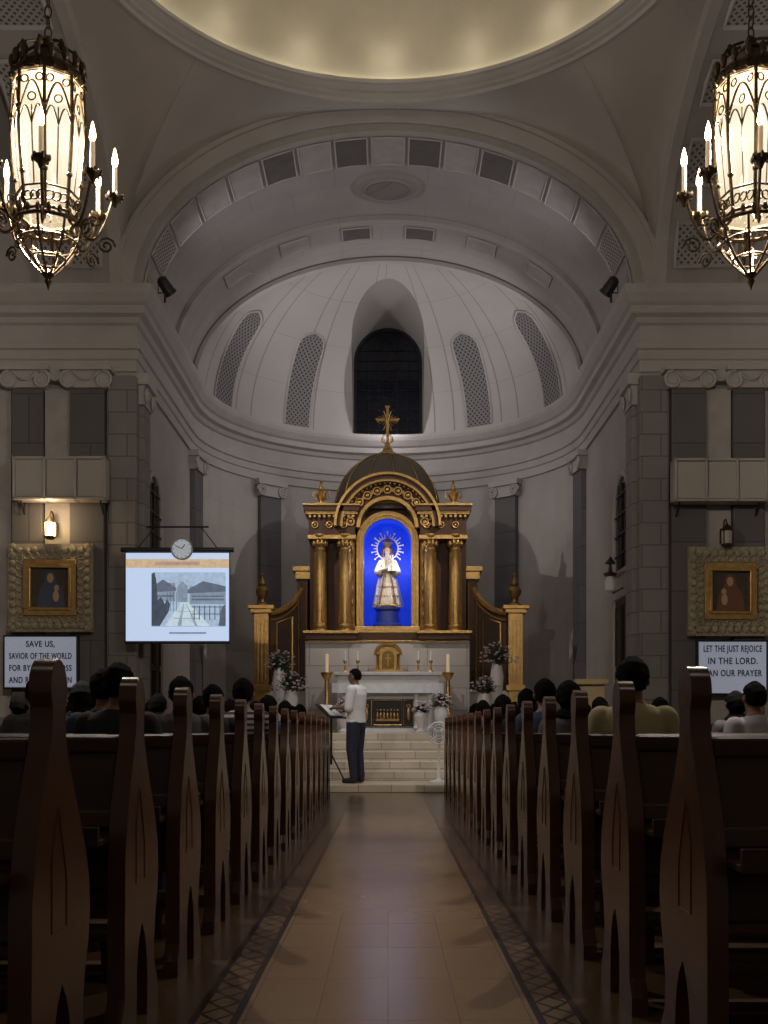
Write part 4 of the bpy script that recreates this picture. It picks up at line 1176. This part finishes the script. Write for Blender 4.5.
b = B(); b.tube([(0,-.022,0),(.05,-.022,.07)],.007,4); b.tube([(0,-.024,0),(-.10,-.024,.05)],.005,4); mk('clock_hands', b, 'black', parent=ck)

e = empty('wall_lantern', (3.95,19.3,3.45), 'ornate white and dark wall lantern beside the arched door', 'wall lamp')
b = B(); b.tube([(.18,0,.0),(0,0,-.1),(-.1,0,.05),(0,0,.1),(-.05,0,.25)],.02,6); b.lathe([(.1,.2),(.13,.24),(.04,.28),(.02,.4),(.10,.42),(.0,.55)],(-.05,0,0),10); mk('bracket', b, 'iron', parent=e)
b = B(); b.lathe([(.02,-.3),(.09,-.25),(.10,-.1),(.05,0)],(-.05,0,.2),10); mk('lamp_glass', b, 'white', parent=e)

# ------------------------------------------------------------------ chandeliers
ch = empty('chandelier', (-2.78,9,4.62))
b = B()
prev = 1.98; kk = 0
while prev < 7.3:
    b.torus((0,0,prev+.05), .028, .007, 'x' if kk % 2 else 'y', 12, 5, 0, 1.9); prev += .088; kk += 1
mk('chain', b, 'iron', parent=ch)
b = B()
b.lathe([(.02,2.0),(.05,1.97),(.04,1.93),(.09,1.90),(.11,1.87),(.08,1.85)],(0,0,0),16)
b.lathe([(.10,1.86),(.16,1.80),(.23,1.72),(.27,1.68),(.28,1.62),(.25,1.58)],(0,0,0),24)
for q in range(16):
    a = 2*pi*q/16; b.ball((.28*cos(a),.28*sin(a),1.74),(.03,.03,.06),7,5); b.torus((.275*cos(a),.275*sin(a),1.63),.03,.008,'y',8,4)
for q in range(8):
    a = 2*pi*q/8; P = []
    for i in range(14):
        t = i/13; rr = .26-.18*t+.07*sin(pi*t); P.append((rr*cos(a), rr*sin(a), 1.74+.2*t))
    b.tube(P, .012, 5)
    b.ball((.22*cos(a),.22*sin(a),1.84),(.025,.025,.05),6,5)
mk('crown', b, 'iron', parent=ch)
NP = 8
def rl(z):   # nearly straight faceted body, gently tapering to the bottom
    t = min(1, max(0, (z-.50)/1.10))
    return .225+.055*min(1, t*1.6)+.012*sin(pi*t)
b = B()
for q in range(NP):
    a = 2*pi*q/NP+.2; a2 = 2*pi*(q+1)/NP+.2; am = (a+a2)/2
    def pp(t, z):
        r = rl(z); return (r*(cos(a)*(1-t)+cos(a2)*t), r*(sin(a)*(1-t)+sin(a2)*t), z)
    b.tube([pp(0,z) for z in (.50,.7,.85,1.0,1.15,1.3,1.45,1.6)],.015,6)
    for zz in (.8,1.3): b.ball(pp(0,zz),.026,7,5)
    # pointed tracery arch
    L1 = [pp(.5*(1-cos(pi/2*i/6)) if False else .5*i/6, 1.24+.26*sin(pi/2*i/6)) for i in range(7)]
    b.tube(L1,.010,5); b.tube([pp(1-.5*i/6, 1.24+.26*sin(pi/2*i/6)) for i in range(7)],.010,5)
    for side in (0,.5):
        b.tube([pp(side+.25*i/5, 1.16+.14*sin(pi/2*i/5)) for i in range(6)],.007,5); b.tube([pp(side+.5-.25*i/5, 1.16+.14*sin(pi/2*i/5)) for i in range(6)],.007,5)
    ax_ = 'x' if abs(cos(am)) > .7 else 'y'
    b.torus(pp(.5,1.37),.032,.008,ax_,10,4)
    for t in (.2,.5,.8): b.torus(pp(t,.61),.036,.009,ax_,10,4)
    for t in (.2,.8): b.torus(pp(t,1.52),.03,.009,ax_,10,4)
    b.tube([pp(.5,z) for z in (.68,.9,1.1,1.3)],.006,4)
    for zz,r_ in ((.52,.016),(.69,.011),(1.60,.014)): b.tube([pp(0,zz),pp(1,zz)],r_,5)
b.torus((0,0,.45),.27,.018,'z',36,6)
for q in range(20):
    a = 2*pi*q/20; b.ball((.27*cos(a),.27*sin(a),.49),(.02,.02,.045),6,5)
mk('lantern_cage', b, 'iron', parent=ch)
b = B()
for q in range(8):
    a = 2*pi*q/8
    P = []
    for i in range(16):
        t = i/15; rr = .26*(1-t)**1.15+.07*sin(pi*t)+.015; P.append((rr*cos(a), rr*sin(a), .45-.42*t))
    b.tube(P,.011,5)
    p = P[5]; b.torus(p,.035,.007,'y',10,4)
for zz,rr in ((.31,.235),(.18,.14)): b.torus((0,0,zz),rr,.009,'z',28,5)
b.lathe([(.03,.09),(.05,.06),(.02,.03),(.03,.0),(.012,-.04),(0,-.08)],(0,0,0),12)
mk('basket', b, 'iron', parent=ch)
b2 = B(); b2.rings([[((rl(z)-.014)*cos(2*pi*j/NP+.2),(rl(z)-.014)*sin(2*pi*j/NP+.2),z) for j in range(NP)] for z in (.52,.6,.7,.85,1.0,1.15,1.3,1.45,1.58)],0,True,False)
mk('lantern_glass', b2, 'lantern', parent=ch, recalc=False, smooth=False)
for q in range(8):
    a = 2*pi*q/8+.2; ca, sa = cos(a), sin(a); RA = .53
    b = B(); P = []
    for i in range(18):
        t = i/17; P.append(((.25+(RA-.25)*t)*ca, (.25+(RA-.25)*t)*sa, .44-.12*sin(pi*t*1.0)+.34*t*t))
    b.tube(P,.013,5)
    C2 = []
    for i in range(16):
        t = i/15*1.7*2*pi; rr = .075*(1-i/18); C2.append(((.46+rr*cos(t))*ca,(.46+rr*cos(t))*sa,.33+rr*sin(t)))
    b.tube(C2,.010,5)
    C2 = []
    for i in range(14):
        t = i/13*1.5*2*pi; rr = .055*(1-i/16); C2.append(((.36-rr*cos(t))*ca,(.36-rr*cos(t))*sa,.52+rr*sin(t)))
    b.tube(C2,.008,5)
    b.lathe([(.015,.63),(.03,.67),(.065,.70),(.07,.72),(.03,.72)],(RA*ca,RA*sa,.03),12)
    for j in range(6): aa=j*pi/3; b.ball((RA*ca+.065*cos(aa),RA*sa+.065*sin(aa),.74),(.015,.015,.03),5,4)
    b.tube([(RA*ca,RA*sa,.75),(RA*ca,RA*sa,.77)],.03,8)
    mk('arm', b, 'iron', parent=ch)
    b = B(); b.lathe([(.02,.74),(.02,.98),(.015,.99)],(RA*ca,RA*sa,0),10); mk('candle', b, 'candle', parent=ch)
    b = B(); b.lathe([(.010,.985),(.026,1.02),(.024,1.06),(.010,1.12),(0,1.15)],(RA*ca,RA*sa,0),8); mk('flame_bulb', b, 'flame', parent=ch)
lamp((0,0,1.15), 2100, (1,.89,.77), .045, ch, 'lamp_light')
ch['label'] = 'ornate brass lantern chandelier with lit candle bulbs hanging on chain'; ch['category'] = 'chandelier'; ch['group'] = 'crossing chandeliers'
dup(ch, (2.97,9,4.62), .4)

# ------------------------------------------------------------------ lighting
def spot(loc, target, power, color, size=60, blend=.6, r=.08, name='spot_light'):
    l = bpy.data.lights.new(name,'SPOT'); l.energy = power; l.color = color; l.spot_size = radians(size); l.spot_blend = blend; l.shadow_soft_size = r
    o = bpy.data.objects.new(name,l); COL.objects.link(o); o.location = loc
    o.rotation_euler = (Vector(target)-Vector(loc)).to_track_quat('-Z','Y').to_euler(); return o
for q in range(18):
    a = 2*pi*(q+.5)/18
    lamp((3.60*cos(a), CY+3.60*sin(a), 11.6), 1.8, (1,.88,.66), .12)
for p, d in SP:
    sx = 1 if p.x > 0 else -1
    spot(p, (0,22.4,3.6), 520, (1,.89,.78), 34, .8, .06)
    spot(p, (-sx*3.0,24.8,3.0), 480, (1,.92,.84), 56, .9, .02)
    spot((sx*3.75,18.6,8.35), (-sx*2.2,21.0,10.6), 120, (.96,.93,1), 120, 1, .15)
    spot((sx*3.7,22.8,8.35), (-sx*2.2,25.6,10.2), 240, (1,.965,.97), 120, 1, .15)
    spot((sx*4.3,13.6,10.6), (-sx*.1,18.6,1.0), 700, (.97,.95,.97), 24, .8, .08)  # extra spots added at the side arch crowns to brighten man and altar
lamp((0,26.2,ZC+.12), 13, (1,.97,.97), .06)  # uplight added to brighten the window recess, no fixture modelled
lamp((cxm-.3,YR+.3,w(560)), 5, (.95,.96,1), .04); lamp((cxm+.3,YR+.3,w(560)), 5, (.95,.96,1), .04)
spot((0,18.4,10.3), (0,18.9,.9), 560, (1,.94,.88), 40, .9, .12)  # unseen downlight added under the arch crown to brighten the steps
for x in (-3,3):
    l = bpy.data.lights.new('nave_fill','AREA'); l.energy = 20; l.size = 1.2; l.color = (1,.86,.74)  # added soft fill above the nave, no fixture there
    o = bpy.data.objects.new('nave_fill', l); COL.objects.link(o); o.location = (x,1.5,10.5)
W = bpy.data.worlds.new('world'); SC.world = W; W.use_nodes = True
W.node_tree.nodes['Background'].inputs[0].default_value = (.48,.44,.54,1); W.node_tree.nodes['Background'].inputs[1].default_value = .02
SC.view_settings.view_transform = 'Standard'

# ------------------------------------------------------------------ camera
cam = bpy.data.cameras.new('camera'); co2 = bpy.data.objects.new('camera', cam); COL.objects.link(co2)
co2.location = (0,0,.95); co2.rotation_euler = (pi/2,0,0)
cam.sensor_fit = 'VERTICAL'; cam.sensor_height = 36; cam.sensor_width = 27
cam.lens = 1100/1024*36; cam.shift_y = 218/1024; cam.shift_x = -4/1024
cam.clip_start = .05
SC.camera = co2
